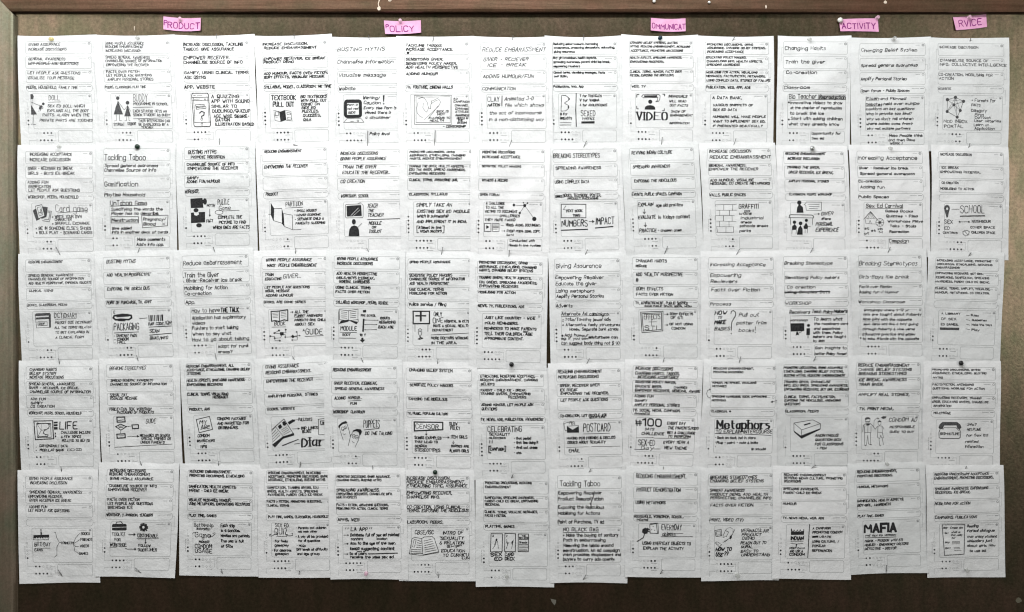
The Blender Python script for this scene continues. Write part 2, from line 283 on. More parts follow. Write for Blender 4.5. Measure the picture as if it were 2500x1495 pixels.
# ------------------------------------------------------------------ what is written and drawn on the sheets
# "# column row pen-width ink height | ratings | label", then lines of writing "x y x-end [h][w][s] TEXT" and shapes
# (L line, F filled, R frame, O ring, D disc, P paper, W paper line), in close-up units of each part of the board.
DATA = r'''# 1 1 1.3 g 26 | 2 3R 4R | top left sheet with ink drawing of a girl holding a doll, titled DOLL
280 195 580 GIVING ASSURANCE
280 240 640 INCREASE DISCUSSIONS
285 333 628 GENERAL AWARENESS
285 377 750 LET PEOPLE ASK QUESTIONS
L 285,379 752,368
278 466 768 LET PEOPLE ASK QUESTIONS
275 513 712 VISUALISE YOUR MESSAGE
265 602 742 PEERS, HOUSEHOLD, FAMILY TIME
475 700 575 h48 w1 DOLL
L 470,742 583,738
465 775 805 SEX ED DOLL WHICH
460 820 842 EXPLAINS ALL THE BODY
415 860 850 PARTS. ALARM WHEN THE
385 910 882 PRIVATE PARTS ARE TOUCHED
F 303,668 322,664 334,688 326,712 303,712
L3 305,712 306,765
L4 306,738 330,750 372,768 405,778
F 304,762 360,856 304,858
L4 325,856 318,948 346,952
L4 303,944 312,954
D 422,757 13
F 388,770 412,776 402,812 378,806
L4 384,806 378,828
L4 398,806 394,824
L4 405,770 420,790 410,805
# 2 1 1.3 g 24 | 2 3R 4R | white sheet with drawing of two stick girls holding hands, titled BUDDY
1005 184 1370 GIVING PEOPLE ASSURANCE
1010 217 1365 REDUCING EMBARRASSMENT
1015 255 1345 INCREASING DISCUSSION
1015 320 1428 SPREAD GENERAL AWARENESS
1015 352 1545 CHANNELISE SOURCE OF INFORMATION
1020 390 1418 EMPOWERING THE RECEIVER
1020 452 1332 FACTS OVER FICTION
1020 488 1450 LET PEOPLE ASK QUESTIONS
1030 527 1465 AMPLIFY PERSONAL STORIES
1005 598 1395 PEERS, CLASSROOM, PLAY TIME
1272 702 1408 h74 w1 BUDDY
1272 757 1596 PROGRAMME IN SCHOOL
L 1270,790 1455,788
1270 825 1582 EACH STUDENT GETS AN
1270 860 1618 SENIOR STUDENT AS BUDDY
L5 1270,897 1618,886
1318 915 1612 THEIR INTERACTION CAN
1320 950 1598 BE OVERLOOKED BY A
1345 978 1455 TEACHER
1085 948 1185 STUDENT
1215 945 1295 STUDENT
D 1122,702 17
D 1216,746 18
L4 1108,685 1100,680
L4 1136,685 1142,678
F 1124,722 1172,856 1084,856
F 1218,765 1246,874 1184,874
L4 1108,856 1108,915 1086,918
L4 1138,856 1138,914 1158,914
L4 1202,874 1204,914 1188,916
L4 1226,874 1228,912 1238,914
L4 1128,735 1184,814 1214,778
L4 1124,735 1100,800
L4 1222,780 1244,826
# 3 1 1.8 k 28 | 2 4L 2L | sheet below the pink PRODUCT slip with drawing of a phone and question mark
1745 193 2305 INCREASE DISCUSSION, TACKLING
1745 238 2220 TABOOS. GIVE ASSURANCE
1750 322 2178 EMPOWER RECEIVER.
1750 364 2302 CHANNELISE SOURCE OF INFO
1758 462 2362 GAMIFY, USING CLINICAL TERMS
1758 508 1958 ASK QSTNS
1757 597 2040 h30 APP, WEBSITE
2008 686 2268 h30 A QUIZZING
2008 730 2370 h30 APP WITH SOUND
2008 778 2245 h30 SIMILAR TO
2018 822 2372 h30 DUOLINGO/QUIZUP
2030 872 2362 AGE WISE SEGRE-
2045 906 2180 GATION
2045 945 2405 ILLUSTRATION BASED
L7 1830,655 1968,655 1980,670 1998,950 1990,968 1850,970 1840,955 1820,672 1830,655
L5 1828,695 1978,692
L5 1845,930 1998,928
L4 1838,695 1850,930
L4 1972,695 1984,928
L4 1832,725 1978,722
L5 1838,676 1856,676
L4 1870,680 1920,678
L4 1845,712 1895,710
D 1946,712 6
L5 1856,764 1938,760 1940,775 1860,780 1856,764
L5 1862,790 1954,782 1956,797 1864,806 1862,790
L10 1894,842 1912,826 1938,836 1934,862 1914,872 1914,886
O 1914,900 10
O 1916,946 10
# 4 1 1.9 k 28 | 4 4R 4R | white sheet titled TEXTBOOK PULL OUT with small folded booklet drawing
105 220 595 INCREASE DISCUSSION,
118 262 692 REDUCE EMBARRASSMENT
115 382 780 EMPOWER RECEIVER, ICE BREAK
115 422 445 PRODUCT DEMO
120 542 818 ADD HUMOUR, FACTS OVER FICTION,
120 583 778 GORY EFFECTS, VISUALISE MESSAGE
120 692 850 SYLLABUS, MODEL, CLASSROOM, ME TIME
200 812 465 h52 TEXTBOOK
218 885 445 h54 PULL OUT
520 800 802 BIO TEXTBOOKS
520 842 800 WITH PULL OUT
525 882 725 COMIC ON
530 920 682 SEX ED
535 960 715 PUZZLES,
545 1005 740 QUIZZES,
548 1053 632 Q&A
L4 225,950 285,965 300,1075 238,1062 225,950
F 288,968 348,948 358,1058 300,1076
L4 348,950 412,962 425,1068 358,1058 348,950
R 242,968 276,1008
L4 245,1025 262,1028
L4 368,975 406,980 408,1000 370,996 368,975
L4 374,1030 415,1034 416,1056 376,1054 374,1030
# 5 1 1.5 k 40 | 4 2L 5L | white sheet with thick black computer monitor drawing and the note Policy level
925 278 1440 h44 BUSTING MYTHS
925 418 1535 Channelise information
938 565 1455 Visualise message
938 712 1120 h36 Website
L36 1030,850 1160,850 1172,856 1177,870 1178,1000 1170,1012 1158,1017 1032,1018 1018,1012 1012,1000 1012,870 1018,856 1030,850
L18 1020,1008 1020,862 1170,862 1170,1008 1020,1008
1032 890 1145 h20 Porn is
1034 932 1150 h20 not real
1042 975 1115 h22 SEX!
L4 1030,1040 1185,1042 1215,1082 990,1084 1030,1040
L4 1068,1072 1100,1072
R4 1140,1058 1158,1074
1205 812 1385 h34 Warning/
1215 868 1395 h34 Caution
1215 922 1565 h30 Every time Porn is
1225 972 1508 h30 viewed there is
1232 1028 1500 h30 a disclaimer
F 1422,785 1442,785 1436,856 1426,856
D 1432,878 8
1278 1205 1492 h34 Policy level
# 6 1 1.7 k 28 | 2 2L 4L | white sheet below the pink POLICY slip with framed picture of two faces sketch
1675 235 2070 TACKLING TABOOS.
1680 280 2190 INCREASE ACCEPTANCE.
F 1685,308 1715,306 1712,328 1696,334 1686,326
L5 1712,312 1728,306
1675 390 2085 SENSITISING GIVER,
1675 436 2235 SENSITISING POLICY MAKER,
1678 478 2248 ADD HEALTH PERSPECTIVE
1678 550 2022 ADDING HUMOUR
1680 696 2188 TV, YOUTUBE, CINEMA HALLS
R4 1770,788 2180,1104
R4 1788,802 2164,1084
L4 1810,825 1850,808 1880,815 1910,860 1920,905 1926,925 1905,970
L4 1868,870 1862,920 1885,955 1905,970
L4 1810,860 1795,920 1800,980 1830,1015 1860,1030
L4 1946,930 1950,880 1990,850 2040,830 2058,860 2035,905 1880,1052
L4 1955,850 2035,812
L4 2030,900 1918,1050
L4 1955,840 1960,880
L4 1920,905 1935,935 1952,930
2012 962 2142 h22 SEX IS
2022 992 2105 h22 NOT
1928 1032 2162 h22 INJURIOUS TO
1940 1062 2088 h22 HEALTH
2198 822 2245 h22 AD
2200 856 2372 h22 CAMPAIGN
2215 896 2365 h22 CHANNEL
2220 932 2370 h22 CHANGE
2220 966 2368 h22 ATTITUDE
2222 1004 2372 h22 AWARENESS
2235 1036 2358 h22 NEEDS IN
2245 1062 2300 h22 THE
2242 1088 2340 h22 ROOM
2082 1126 2330 h24 - CENSORSHIP
# 7 1 1.4 k 40 | 4 3L 3L | white sheet headed REDUCE EMBARASSMENT with CLAY MATION in its drawing box
120 275 785 h46 REDUCE EMBARASSMENT
132 378 605 h36 GIVER - RECIEVER
180 440 578 h34 ICE - BREAK
128 560 660 h34 ADDING HUMOUR/FUN
120 690 470 h32 COMMUNICATION
178 802 300 h54 w1.5 CLAY
178 860 302 h36 w1.7 MATION
L10 330,768 328,872
358 795 662 h36 Animated 3-D
358 862 770 h34 film which shows
195 944 745 h34 the act of intercourse
190 1012 770 h34 in a non-disturbing way
# 8 1 1.8 k 22 | 2 3L 4L | white sheet with large outlined letter B and SEX ED typeface over a black bar
875 210 1345 Reducing embarrassment, increasing
L4 1345,205 1345,262
880 250 1525 acceptance, promoting discussions, educating,
882 294 1100 giving assurance
875 360 1330 Boy girl breakdown, health aspects,
875 404 1475 spreading awareness, parent child ice break,
878 450 1155 empowering receivers
880 516 1420 Clinical terms, visualising messages, facts
885 556 1025 over fiction,
878 665 1192 Publications, Web, App
L6 960,762 1005,760 1036,785 1036,812 990,840 1034,866 1040,892 1005,922 956,925 960,762
D 1042,798 9
D 1034,882 9
950 955 1022 h24 B for
948 1000 1070 h24 BREASTS
L4 942,1045 1065,1045
L4 942,1062 1065,1062
L4 942,1078 1062,1080
L10 1116,738 1112,905 1118,1088
1155 765 1385 h24 T for TESTICLES
1155 812 1360 h24 V for VAGINA
1155 862 1445 h24 A for ADOLESCENCE
1168 948 1318 h66 w1.3 SEXED
1178 1006 1310 h24 w1.2 TYPEFACE
F 1172,1034 1312,1032 1312,1056 1172,1056
# 9 1 1.8 k 22 | 1 3L 4L | white sheet below the pink COMMUNICAT slip with bold VIDEO lettering and person icon
1690 200 2190 CHANGING BELIEF SYSTEMS, BUSTING
1692 240 2322 MYTHS, REDUCING EMBARRASSMENT, INCREASING
1695 286 2245 ACCEPTANCE, PROMOTING DISCUSSIONS
1688 360 2232 HEALTH ASPECTS, SPREADING AWARENESS,
1690 404 2045 EMPOWERING RECEIVERS,
1685 510 2228 CLINICAL TERMS, HUMOUR, FACTS OVER
1688 548 2148 FICTION, EXPOSING THE RIDICULOUS,
1702 664 1845 WEB, TV
L9 1758,778 1760,750 1782,748
L9 2034,748 2052,750 2052,768
L9 1758,874 1760,900 1776,902
L8 2050,900 2050,922 2030,922
L6 1825,752 1990,750 2006,765 2002,800 1990,822 1960,828
L6 1960,828 1978,812 1982,782 1830,784 1810,770 1825,752
F 1835,760 1975,758 1972,778 1838,776
D 1902,826 22
F 1842,908 1848,880 1870,866 1902,862 1934,868 1952,884 1957,910
1760 978 2085 h86 w4.2 s VIDEO
2095 772 2290 h22 INDIVIDUALS
2100 822 2280 h22 WILL READ
2108 866 2300 h22 OUT FACTS
2122 930 2272 h22 SHOW OF
2115 970 2350 h22 ENGAGEMENT
2200 1010 2218 h18 +
2108 1052 2315 h22 INFORMATION
# 10 1 1.8 k 26 | 2 4L 3L | white sheet with A DATA BANK, left of the dark gap in the top row
120 240 655 h24 PROMOTING DISCUSSIONS, GIVING
122 282 802 h24 ASSURANCE, CHANGING BELIEF SYSTEMS,
122 328 545 h24 INCREASING ACCEPTANCE
110 395 575 h24 EDUCATING POLICY MAKERS,
115 440 765 h24 CHANNELISING INFO, HEALTH ASPECTS,
112 482 495 h24 SPREADING AWARENESS
108 568 705 h24 MOBILISING FOR ACTION, VISUALISING
108 612 800 h24 MESSAGES, FACTS/FICTION, METAPHORS,
110 662 855 h24 USING COMPLEX DATA, STORIES OF FAILURE
108 742 622 PUBLICATION, WEB, APP, ADS
182 862 525 h34 w1.6 A DATA BANK,
190 948 655 VARIOUS SNIPPETS OF
190 1002 465 SEX ED DATA
190 1082 805 NUMBERS WILL MAKE PEOPLE
190 1136 802 WANT TO IMPLEMENT SEX ED,
192 1190 770 IF PRESENTED BEAUTIFULLY
# 11 1 1.5 k 40 | 2 3L 2L | white sheet headed Changing Habits with the underlined title Bio Teacher
1028 285 1498 h44 Changing Habits
1035 445 1488 h42 Train the giver
1040 570 1395 h36 Co-creation
1018 744 1310 h36 Classroom
1078 848 1392 h56 Bio Teacher
L2.5 1412,834 1738,830
L2.5 1412,843 1738,839
L2.5 1412,852 1738,848
L2.5 1412,861 1738,857
L2.5 1412,870 1738,866
L2.5 1412,879 1738,875
L4 1412,830 1412,886
L6 1080,890 1740,884
1428 857 1735 h42 w1.8 Reproduction
D 1075,916 11
1095 922 1695 h32 Innovative videos to show
1095 980 1690 h32 at the chapter of reproduction
1090 1045 1478 h32 to break the ice
D 1075,1116 11
1100 1106 1700 h32 Start with asking children
1075 1168 1660 h34 what they already know
1345 1275 1685 h30 Opportunity for
1345 1332 1485 h30 Sex ed
# 12 1 1.4 k 36 | 3 2L 3L | white sheet headed Changing Belief System with Flash and Planned in its drawing box
195 305 840 h40 Changing Belief System
190 482 850 h36 Spread general awareness
190 640 730 h34 Amplify Personal Stories
190 780 755 h28 Open forum - Public Spaces
255 872 400 h34 Flash
L4 255,892 400,890
420 872 712 h34 and Planned
250 938 435 h34 Debates
L4 250,962 435,960
455 930 872 h30 held over multiple
250 990 815 h28 locations on key questions
255 1046 785 h28 Who is private too kind?
258 1106 805 h28 Why we don't tell children
258 1160 795 h28 where babies come from?
262 1216 770 h28 Why not multiple partners
525 1300 915 h28 Make People think
518 1352 825 h28 and then Game
535 1392 675 h24 WORK !
# 13 1 1.3 g 30 | 3 3R 2R | top right sheet below the pink RVICE slip with a web of joined dots
1110 272 1555 INCREASE DISCUSSION
1110 430 1670 CHANNELISE SOURCE OF
1105 480 1885 INFO, COLLECTIVE INTELLIGENCE
1095 598 1720 CO-CREATION, MOBILISING FOR
1100 640 1265 ACTION
1085 758 1238 h24 WEBSITE
D 1198,884 19
D 1290,860 19
D 1382,906 19
D 1274,945 18
D 1197,1022 18
D 1348,1010 18
D 1315,1088 17
L5 1198,884 1290,860 1382,906 1348,1010 1315,1088 1197,1022 1198,884
L4 1274,945 1382,906
L4 1274,945 1197,1022
L4 1290,860 1274,945 1198,884
L3 1274,945 1315,1088
L3 1290,860 1197,1022
L3 1290,860 1348,1010
L3 1198,884 1382,906
L3 1274,945 1348,1010
L3 1290,860 1315,1088
1160 1135 1430 h38 MOD INBOX
1165 1192 1385 h38 PORTAL
1475 895 1762 h32 + Formats for
1478 948 1580 h28 FACTS
1475 1012 1655 h34 Category
1520 1058 1620 h28 Find
1520 1092 1705 h28 Contact
1515 1132 1825 h28 User materials
1510 1178 1685 h28 Learn on
1520 1220 1755 h28 Application
# 1 2 1.5 g 27 | 2 2R 3R | white sheet with drawing of a fan of playing cards, titled Card game
295 128 690 INCREASING ACCEPTANCE
295 180 678 INCREASE DISCUSSION
275 262 700 GIVER - RECEIVER ICE BREAK
278 308 718 GIRLS - BOYS ICE-BREAK
275 392 470 ADDING FUN
285 432 492 GAMIFICATION
285 466 765 LET PEOPLE ASK QUESTIONS
278 532 750 WORKSHOP, PEERS, HOUSEHOLD
538 640 838 h72 w1.2 Card game
L 555,682 836,660
500 716 780 * WRITE YOUR OWN
528 742 685 CHARACTER
500 778 855 * SHUFFLE, EXCHANGE
342 826 868 * BE IN SOMEONE ELSE'S SHOES
345 866 878 * ROLE PLAY - SCENARIO CARDS
F 322,660 352,640 385,740 352,755
F 418,622 465,628 448,720 400,738 408,680
F 346,616 412,600 436,712 372,742
P 352,622 408,608 430,708 374,732
L4 366,632 402,624 416,698 382,710 366,632
396 670 388 h10 A
L6 384,680 404,672
L4 398,645 392,675 402,690 410,670 398,645
L4 440,660 498,665 476,765 408,752
L4 462,672 485,676 468,745 430,742
# 2 2 1.6 k 40 | 2 2L 2L | white sheet under the dark green pin headed Tackling Taboo with the UnTaboo Game boxes
1002 158 1388 h56 Tackling Taboo
1005 235 1505 h30 Spread general awareness
1002 278 1488 h30 Channelise Source of info
1005 410 1320 h48 Gamification
1000 510 1380 h32 Playtime Household
1058 590 1400 h46 UnTaboo Game
L5 1056,620 1400,606
1065 645 1545 h28 Specifying the words the
1065 686 1510 h28 Player has to describe.
R6 1060,718 1320,776
1068 750 1312 h28 Menstruation
L5 1350,708 1596,702 1590,802 1356,822 1350,708
1365 740 1550 h28 Pregnancy
L4 1556,738 1565,748 1578,722
1368 786 1475 h28 Blood
L4 1542,775 1566,796
L4 1566,775 1542,796
1068 826 1250 h24 Give added
1068 862 1590 h24 info in another deck of cards
1305 930 1565 h28 Make comments
1298 978 1550 h28 Add'n info opp.
# 3 2 1.7 k 26 | 1 4L 3L | white sheet with two big black jigsaw pieces, titled PUZZLE Game
1792 106 2055 h38 BUSTING MYTHS
1818 155 2135 PROMOTE DISCUSSION
1780 222 2228 CHANNELISE SOURCE OF INFO
1788 262 2258 EMPOWERING THE RECEIVER
1783 352 1890 GAMIFY
1778 386 2092 ADDING FUN/HUMOUR
1762 480 1895 h30 WORKSHOP,
F 1811,550 1924,541 1932,632 1814,636
D 1948,574 19,30
D 1862,656 24,20
F 1815,680 1840,676 1846,702 1868,708 1890,696 1886,674 1948,672 1948,770 1815,778
D 1890,798 27,20
F 1920,552 1935,560 1935,590 1922,592
1966 612 2040 MYTH
L6 1992,645 1992,712
F 1982,698 2004,698 1993,718
1962 756 2022 FACT
2070 578 2178 h52 w1.2 PUZZLE
2080 634 2190 h40 w1.2 Game
L4 2112,664 2272,656
O 2080,676 38,20
2072 720 2295 h32 COMPLETE THE
2080 768 2330 h28 PICTURE TO FIND
2022 816 2362 h28 WHICH ONES ARE FACTS
# 4 2 1.6 k 30 | 2 1R 2R | white sheet with drawing of a folding screen, titled PARTITION
122 115 525 REDUCING EMBARRASSMENT
122 285 595 h32 EMPOWERING THE RECEIVER
138 588 268 h30 PRODUCT
358 695 545 h54 w1.3 PARTITION
L5 355,740 548,732
F 192,682 230,745 222,878 192,810
L5 168,808 192,808 222,878 312,905 342,942 432,978 525,976
L5 228,745 312,744
L5 222,878 228,745
F 312,744 333,808 342,942 314,905
L5 333,800 430,818 432,978
450 768 692 h24 - SMALL HOUSES
450 812 738 h24 - LOWER ECONOMIC
455 858 770 h24 - SEPARATE CHILD &
465 904 785 h24 PARENTS SLEEPING
# 5 2 1.6 k 34 | 0 0L 0L | sheet with dark screen above a black figure with pointer, titled TEACH THE TEACHER
958 138 1365 INCREASE DISCUSSIONS
958 196 1458 GIVING PEOPLE ASSURANCE
982 288 1345 TRAIN THE GIVER
980 350 1470 EDUCATE THE RECEIVER
L4 1462,355 1502,362
960 448 1220 CO CREATION
960 606 1268 WORKSHOP, SCHOOL
L5 1020,700 1192,694 1208,710 1206,835 1196,845 1022,848 1010,835 1012,712 1020,700
F 1024,716 1186,706 1192,826 1028,832
W4 1072,822 1155,740
W3 1098,825 1172,760
L4 1148,695 1185,675
D 1104,890 22,30
F 1046,1048 1055,975 1075,942 1108,930 1142,942 1160,980 1165,1048
L4 1150,950 1194,905
1252 714 1358 h44 TEACH
1262 768 1320 h28 THE
1255 814 1425 h40 TEACHER
L6 1255,866 1608,854
1268 904 1402 h36 MODULE
1302 950 1345 h26 OR
1268 994 1402 h36 TOOLKIT
# 6 2 1.9 k 24 | 5 5L 4L | white sheet reading Simply take an existing module, with a bracketed note at its foot
1718 122 2212 PROMOTING DISCUSSIONS, GIVING
1718 160 2328 ASSURANCE, ETHICALISING, CHANGING
1722 196 2290 HABITS, REDUCE EMBARRASSMENT
1712 282 2315 TRAINING THE GIVER, HEALTH ASPECTS,
1714 320 2330 EDU THE GIVER, SPREAD AWARENESS,
1712 362 2108 EMPOWERING RECEIVERS
1715 432 2245 CLINICAL TERMS, ANSWERING QNS,
1715 588 2130 CLASSROOM, SYLLABUS
1790 706 2178 h36 w1.7 SIMPLY TAKE AN
1798 776 2375 h32 EXISTING SEX ED MODULE
1795 828 2140 h30 (which is successful)
1798 888 2342 h28 AND IMPLEMENT IT IN INDIA.
L9 1812,936 1796,938 1798,1010 1814,1010
L9 2082,936 2098,936 2094,1012 2080,1012
1815 952 2062 h30 Atleast in the
1835 992 2064 h30 urban sectors
# 7 2 1.6 k 26 | 4 2L 3L | white sheet with joined black dots linked by lines beside play icon boxes
122 122 465 PROMOTING DISCUSSIONS
122 174 520 INCREASING ACCEPTANCE
118 272 530 h22 SENSITISE POLICY MAKERS
118 420 390 WITNESS & RECORD
98 572 298 OPEN FORUM
160 664 355 A CHALLENGE
158 708 345 TO ALL THE
148 750 488 VICTIMS TO DOCUMENT
L4 145,788 298,788
308 796 515 CHALLENGES
145 838 468 THEY HAVE FACED
D 455,682 13,15
D 570,688 17
D 518,766 12
D 672,828 23
L4 455,682 570,688 518,766
L4 570,688 672,828
L4 570,688 555,655
L4 570,688 600,662
D 600,662 8
D 556,655 6
R6 142,876 212,962
F 162,896 196,914 162,934
R5 226,876 298,960
L5 234,892 290,892
L5 234,906 290,906
L5 234,920 290,920
L5 234,936 280,936
L4 318,900 345,900
368 894 735 h24 VIDEO, AUDIO, DOCUMENT,
L4 325,956 350,956
D 356,956 7
380 958 732 h24 EVERY POEM, SONG, COPY,
380 998 452 h18 DATA
412 1060 675 h22 Conducted with
402 1108 735 h24 Hands in the system
# 8 2 1.6 k 40 | 3 3L 3L | white sheet headed BREAKING STEREOTYPES with NUMBERS and IMPACT joined by an arrow
875 156 1365 h50 w1.5 BREAKING STEREOTYPES
902 286 1378 h34 w1.5 SPREADING AWARENESS
892 434 1252 h34 w1.5 USING COMPLEX DATA
898 592 968 h24 GAMES
978 578 1380 h34 BOOKS, TEXTBOOK, POSTER,
1028 612 1348 h22 PRODUCT PACKAGING
R8 958,672 1220,816
L5 1008,690 980,728 1000,732
1008 742 1182 h28 TEXT BOOK
1082 790 1158 h24 1985
965 872 1235 h72 w1.9 NUMBERS
L12 962,948 1238,938
L5 1252,854 1285,856
F 1285,838 1312,856 1288,872
1328 848 1520 h76 w1.9 IMPACT
L12 1322,924 1508,908
# 9 2 1.6 k 36 | 4 4R 2R | white sheet with EXPLAIN, EVALUATE and PRACTICE linked by downward arrows
1705 126 2130 h32 REVIVING INDIAN CULTURE
1718 274 2105 h32 SPREADING AWARENESS
1730 424 2175 h30 EXPOSING THE RIDICULOUS
1708 566 2230 h28 EVENTS, PUBLIC SPACES, CAMPAIGN
1772 674 1930 h40 w1.8 EXPLAIN
1962 680 2245 h34 age old practice
L7 1838,725 1838,770
L7 1825,755 1838,774 1852,755
1775 808 1955 h38 w1.8 EVALUATE
1990 806 2318 h34 in todays context
L7 1848,868 1850,908
L7 1836,895 1850,912 1862,895
1788 950 1965 h36 w1.8 PRACTICE
1980 948 2230 h28 - chosen ones
# 10 2 1.6 k 34 | 4 1R 3R | white sheet with brick wall drawing, titled GRAFFITI
155 130 660 h36 w1.7 INCREASE DISCUSSION
160 202 902 h36 w1.7 REDUCE EMBARRASSMENT
150 305 600 h30 GENERAL AWARENESS,
145 350 745 h30 EMPOWER THE RECEIVER
160 486 690 h30 ADD HUMOUR, VISUALISE
160 524 890 h30 MESSAGE, CO CREATE METAPHORS
148 664 592 h34 WALLS, PUBLIC SPACES
L4 225,785 485,782
L4 240,852 485,852
L4 228,918 460,916
L4 240,984 480,988
L4 240,1052 455,1054
L4 240,1120 450,1124
L5 328,785 328,852
L5 438,785 438,855
L5 280,852 280,916
L5 398,852 398,916
L6 325,918 326,985
L5 430,918 432,988
L5 280,985 280,1052
L5 393,988 395,1054
L5 245,1060 255,1120
L5 358,1054 358,1120
L5 450,1060 452,1120
L4 228,785 232,805
L4 222,925 222,970
515 804 755 h56 GRAFFITI
582 862 650 h20 OR
518 890 668 h32 walls
540 945 812 h32 industrial
540 996 668 h30 areas
525 1040 872 h32 schools areas
525 1100 660 h32 parks
# 11 2 1.7 k 30 | 0 0L 0L | sheet under the silver pin with black figures seated below a speech bubble
1085 158 1572 REDUCING EMBARRASSMENT
1112 218 1498 INCREASE DISCUSSION
1100 326 1500 TRAINING THE GIVER,
1120 390 1670 GIVER RECEIVER, ICE BREAK,
1122 496 1612 h26 AMPLIFY PERSONAL STORIES
1130 656 1652 h26 CLASSROOM, PEERS, WORKSHOP
D 1256,758 27
F 1222,882 1228,820 1250,782 1262,780 1300,815 1306,882
L5 1312,778 1335,772 1338,750 1528,752 1526,852 1340,852 1335,795 1312,778
L5 1360,778 1500,780
L5 1375,805 1500,808
L5 1375,830 1480,834
L9 1130,945 1138,910 1160,906 1410,910 1432,925 1432,945
L7 1132,942 1435,945
L6 1150,948 1150,1025
L6 1418,948 1420,1025
D 1197,998 21
D 1272,1012 23
D 1343,975 20
F 1168,1050 1200,1020 1228,1055 1222,1090 1170,1092
F 1228,1150 1245,1070 1272,1035 1298,1080 1300,1150
F 1312,1052 1340,1000 1366,1048 1360,1080 1312,1078
L5 1170,1090 1168,1140
L5 1222,1090 1218,1140
L5 1330,1078 1330,1130
L5 1358,1078 1358,1130
L5 1302,1055 1395,1050
L5 1435,898 1490,896
F 1486,884 1510,896 1486,910
1525 890 1668 h42 GIVER
1530 952 1640 h32 share
1460 1018 1665 h46 PERSONAL
1460 1090 1735 h46 EXPERIENCE
# 12 2 1.6 k 40 | 4 1L 4L | white sheet headed Increasing Acceptance with a circus tent and wheel sketch, titled Carnival
162 208 885 h50 Increasing Acceptance
175 335 775 h30 Giver - Receiver ice break
188 404 858 h30 Spread general awareness
168 496 452 h32 Co-creation
188 568 485 h32 Adding fun
168 688 538 h32 Public Spaces
260 798 710 h46 Sex Ed Carnival
L5 252,834 718,826
L7 235,962 315,868 392,958
L4 315,870 285,945
L4 315,870 325,945
L4 315,870 355,948
L4 262,945 285,958 305,945 325,958 345,946 375,958
L4 252,960 262,1015 380,1020
L4 298,1015 312,975 330,1015
O 432,1000 50,48
O 432,1000 14
L4 385,1000 482,1000
L4 432,952 432,1048
L4 398,966 466,1034
L4 466,966 398,1034
248 1072 300 h26 st
330 1100 382 h26 st
245 1132 300 h26 ot
410 1080 465 h26 kb
425 1120 465 h24 M
500 862 838 h28 Games Books
512 922 900 h28 Quizzes - Films
528 985 960 h28 Workshops Plays
558 1045 878 h28 Talks - Stalls
555 1112 792 h28 Recreation
552 1226 792 h38 Campaign
L4 560,1262 770,1256
# 13 2 1.4 g 26 | 4 2R 4R | white sheet on the right edge with a location marker drawing, titled SCHOOL
1175 168 1552 h30 INCREASE DISCUSSION
1185 332 1388 ICE BREAK
1170 386 1655 EMPOWERING RECEIVER,
1185 518 1385 CO CREATION
1170 590 1578 MOBILISING TO ACTION
F 1215,830 1222,798 1250,785 1278,798 1286,830 1272,880 1262,940 1246,940 1230,880
P 1240,830 1250,815 1264,828 1258,850 1244,850
L4 1305,840 1400,840
1412 842 1712 h90 w1.4 SCHOOL
L13 1412,924 1712,918
1225 990 1322 h50 w1.3 SEX
1228 1068 1290 h38 ED
1210 1126 1385 h26 CENTRES
D 1405,992 11
D 1520,992 11
L4 1405,992 1520,992
1562 988 1790 h30 NEIGHBOUR
1545 1060 1845 h28 COVER SPACE
1560 1124 1848 h26 CHILDREN SPACE
L5 1450,1110 1500,1095 1530,1110 1520,1150 1485,1165 1455,1140 1450,1110
L5 1470,1100 1510,1150
# 1 3 1.3 g 22 | 1 2R 4R | white sheet in the left column with small dictionary drawing, titled DICTIONARY
278 116 598 REDUCING EMBARRASSMENT
280 242 700 SPREAD GENERAL AWARENESS
278 275 802 CHANNELISE SOURCE OF INFORMATION
280 314 872 ADD HEALTH PERSPECTIVE, EMPOWER, EDUCATE
285 388 510 CLINICAL TERMS
272 522 648 BOOKS, CLASSROOM, PEERS
L4 342,618 352,605 480,600 488,612 484,735 352,740 342,618
F 344,612 360,602 482,600 478,622 346,628
F 470,608 490,614 484,736 470,734
F 350,642 474,636 474,655 350,660
R4 366,682 452,718
376 700 428 h20 DEF
523 622 738 h48 w1.2 DICTIONARY
L4 528,658 728,652
528 688 872 POCKET SIZE DICTIONARY
522 734 868 ALL THE TERMS RELATED
528 780 845 TO GET EXPLAINED IN
532 828 798 A CLINICAL FORM
# 2 3 1.6 k 28 | 1 2R 4R | white sheet with drawing of a bandage loop and a bar code, titled PACKAGING
1020 112 1292 h32 BUSTING MYTHS
1025 236 1440 h30 ADD "HEALTH PERSPECTIVE"
1032 370 1430 EXPOSING THE RIDICULOUS.
1025 498 1445 POINT OF PURCHASE, TV, ADVT
1085 590 1098 h24 C
L17 1082,645 1092,625 1120,622 1170,612 1215,618 1252,622 1256,645 1230,662 1195,660 1150,658 1105,664 1082,645
F 1115,612 1225,606 1232,632 1112,640
F 1120,655 1205,652 1195,678 1125,676
L5 1332,652 1402,646
F 1416,620 1424,620 1426,678 1418,678
F 1432,620 1446,619 1448,677 1434,678
F 1452,619 1460,618 1462,677 1454,677
F 1468,618 1476,618 1478,676 1470,676
F 1484,617 1490,617 1492,676 1486,676
F 1498,616 1512,616 1514,675 1500,675
F 1520,615 1528,615 1530,674 1522,674
F 1535,614 1552,613 1553,673 1537,674
1088 728 1325 h68 w1.6 PACKAGING
L7 1090,788 1322,778
1082 812 1305 h26 - SANITARY PADS
1088 848 1222 h24 - CONDOM
1088 878 1195 h20 - I-PILL
1415 700 1555 h26 BAR CODE
L5 1566,716 1576,676
1582 694 1628 h34 QR
L7 1420,732 1628,722
1425 768 1512 h34 w1.8 SCAN
L7 1425,808 1628,790
1428 834 1592 h32 w1.6 BHAG/INFO
# 3 3 1.6 k 40 | 3 4L 2L | white sheet headed Reduce embarrassement with How to have THE TALK underlined
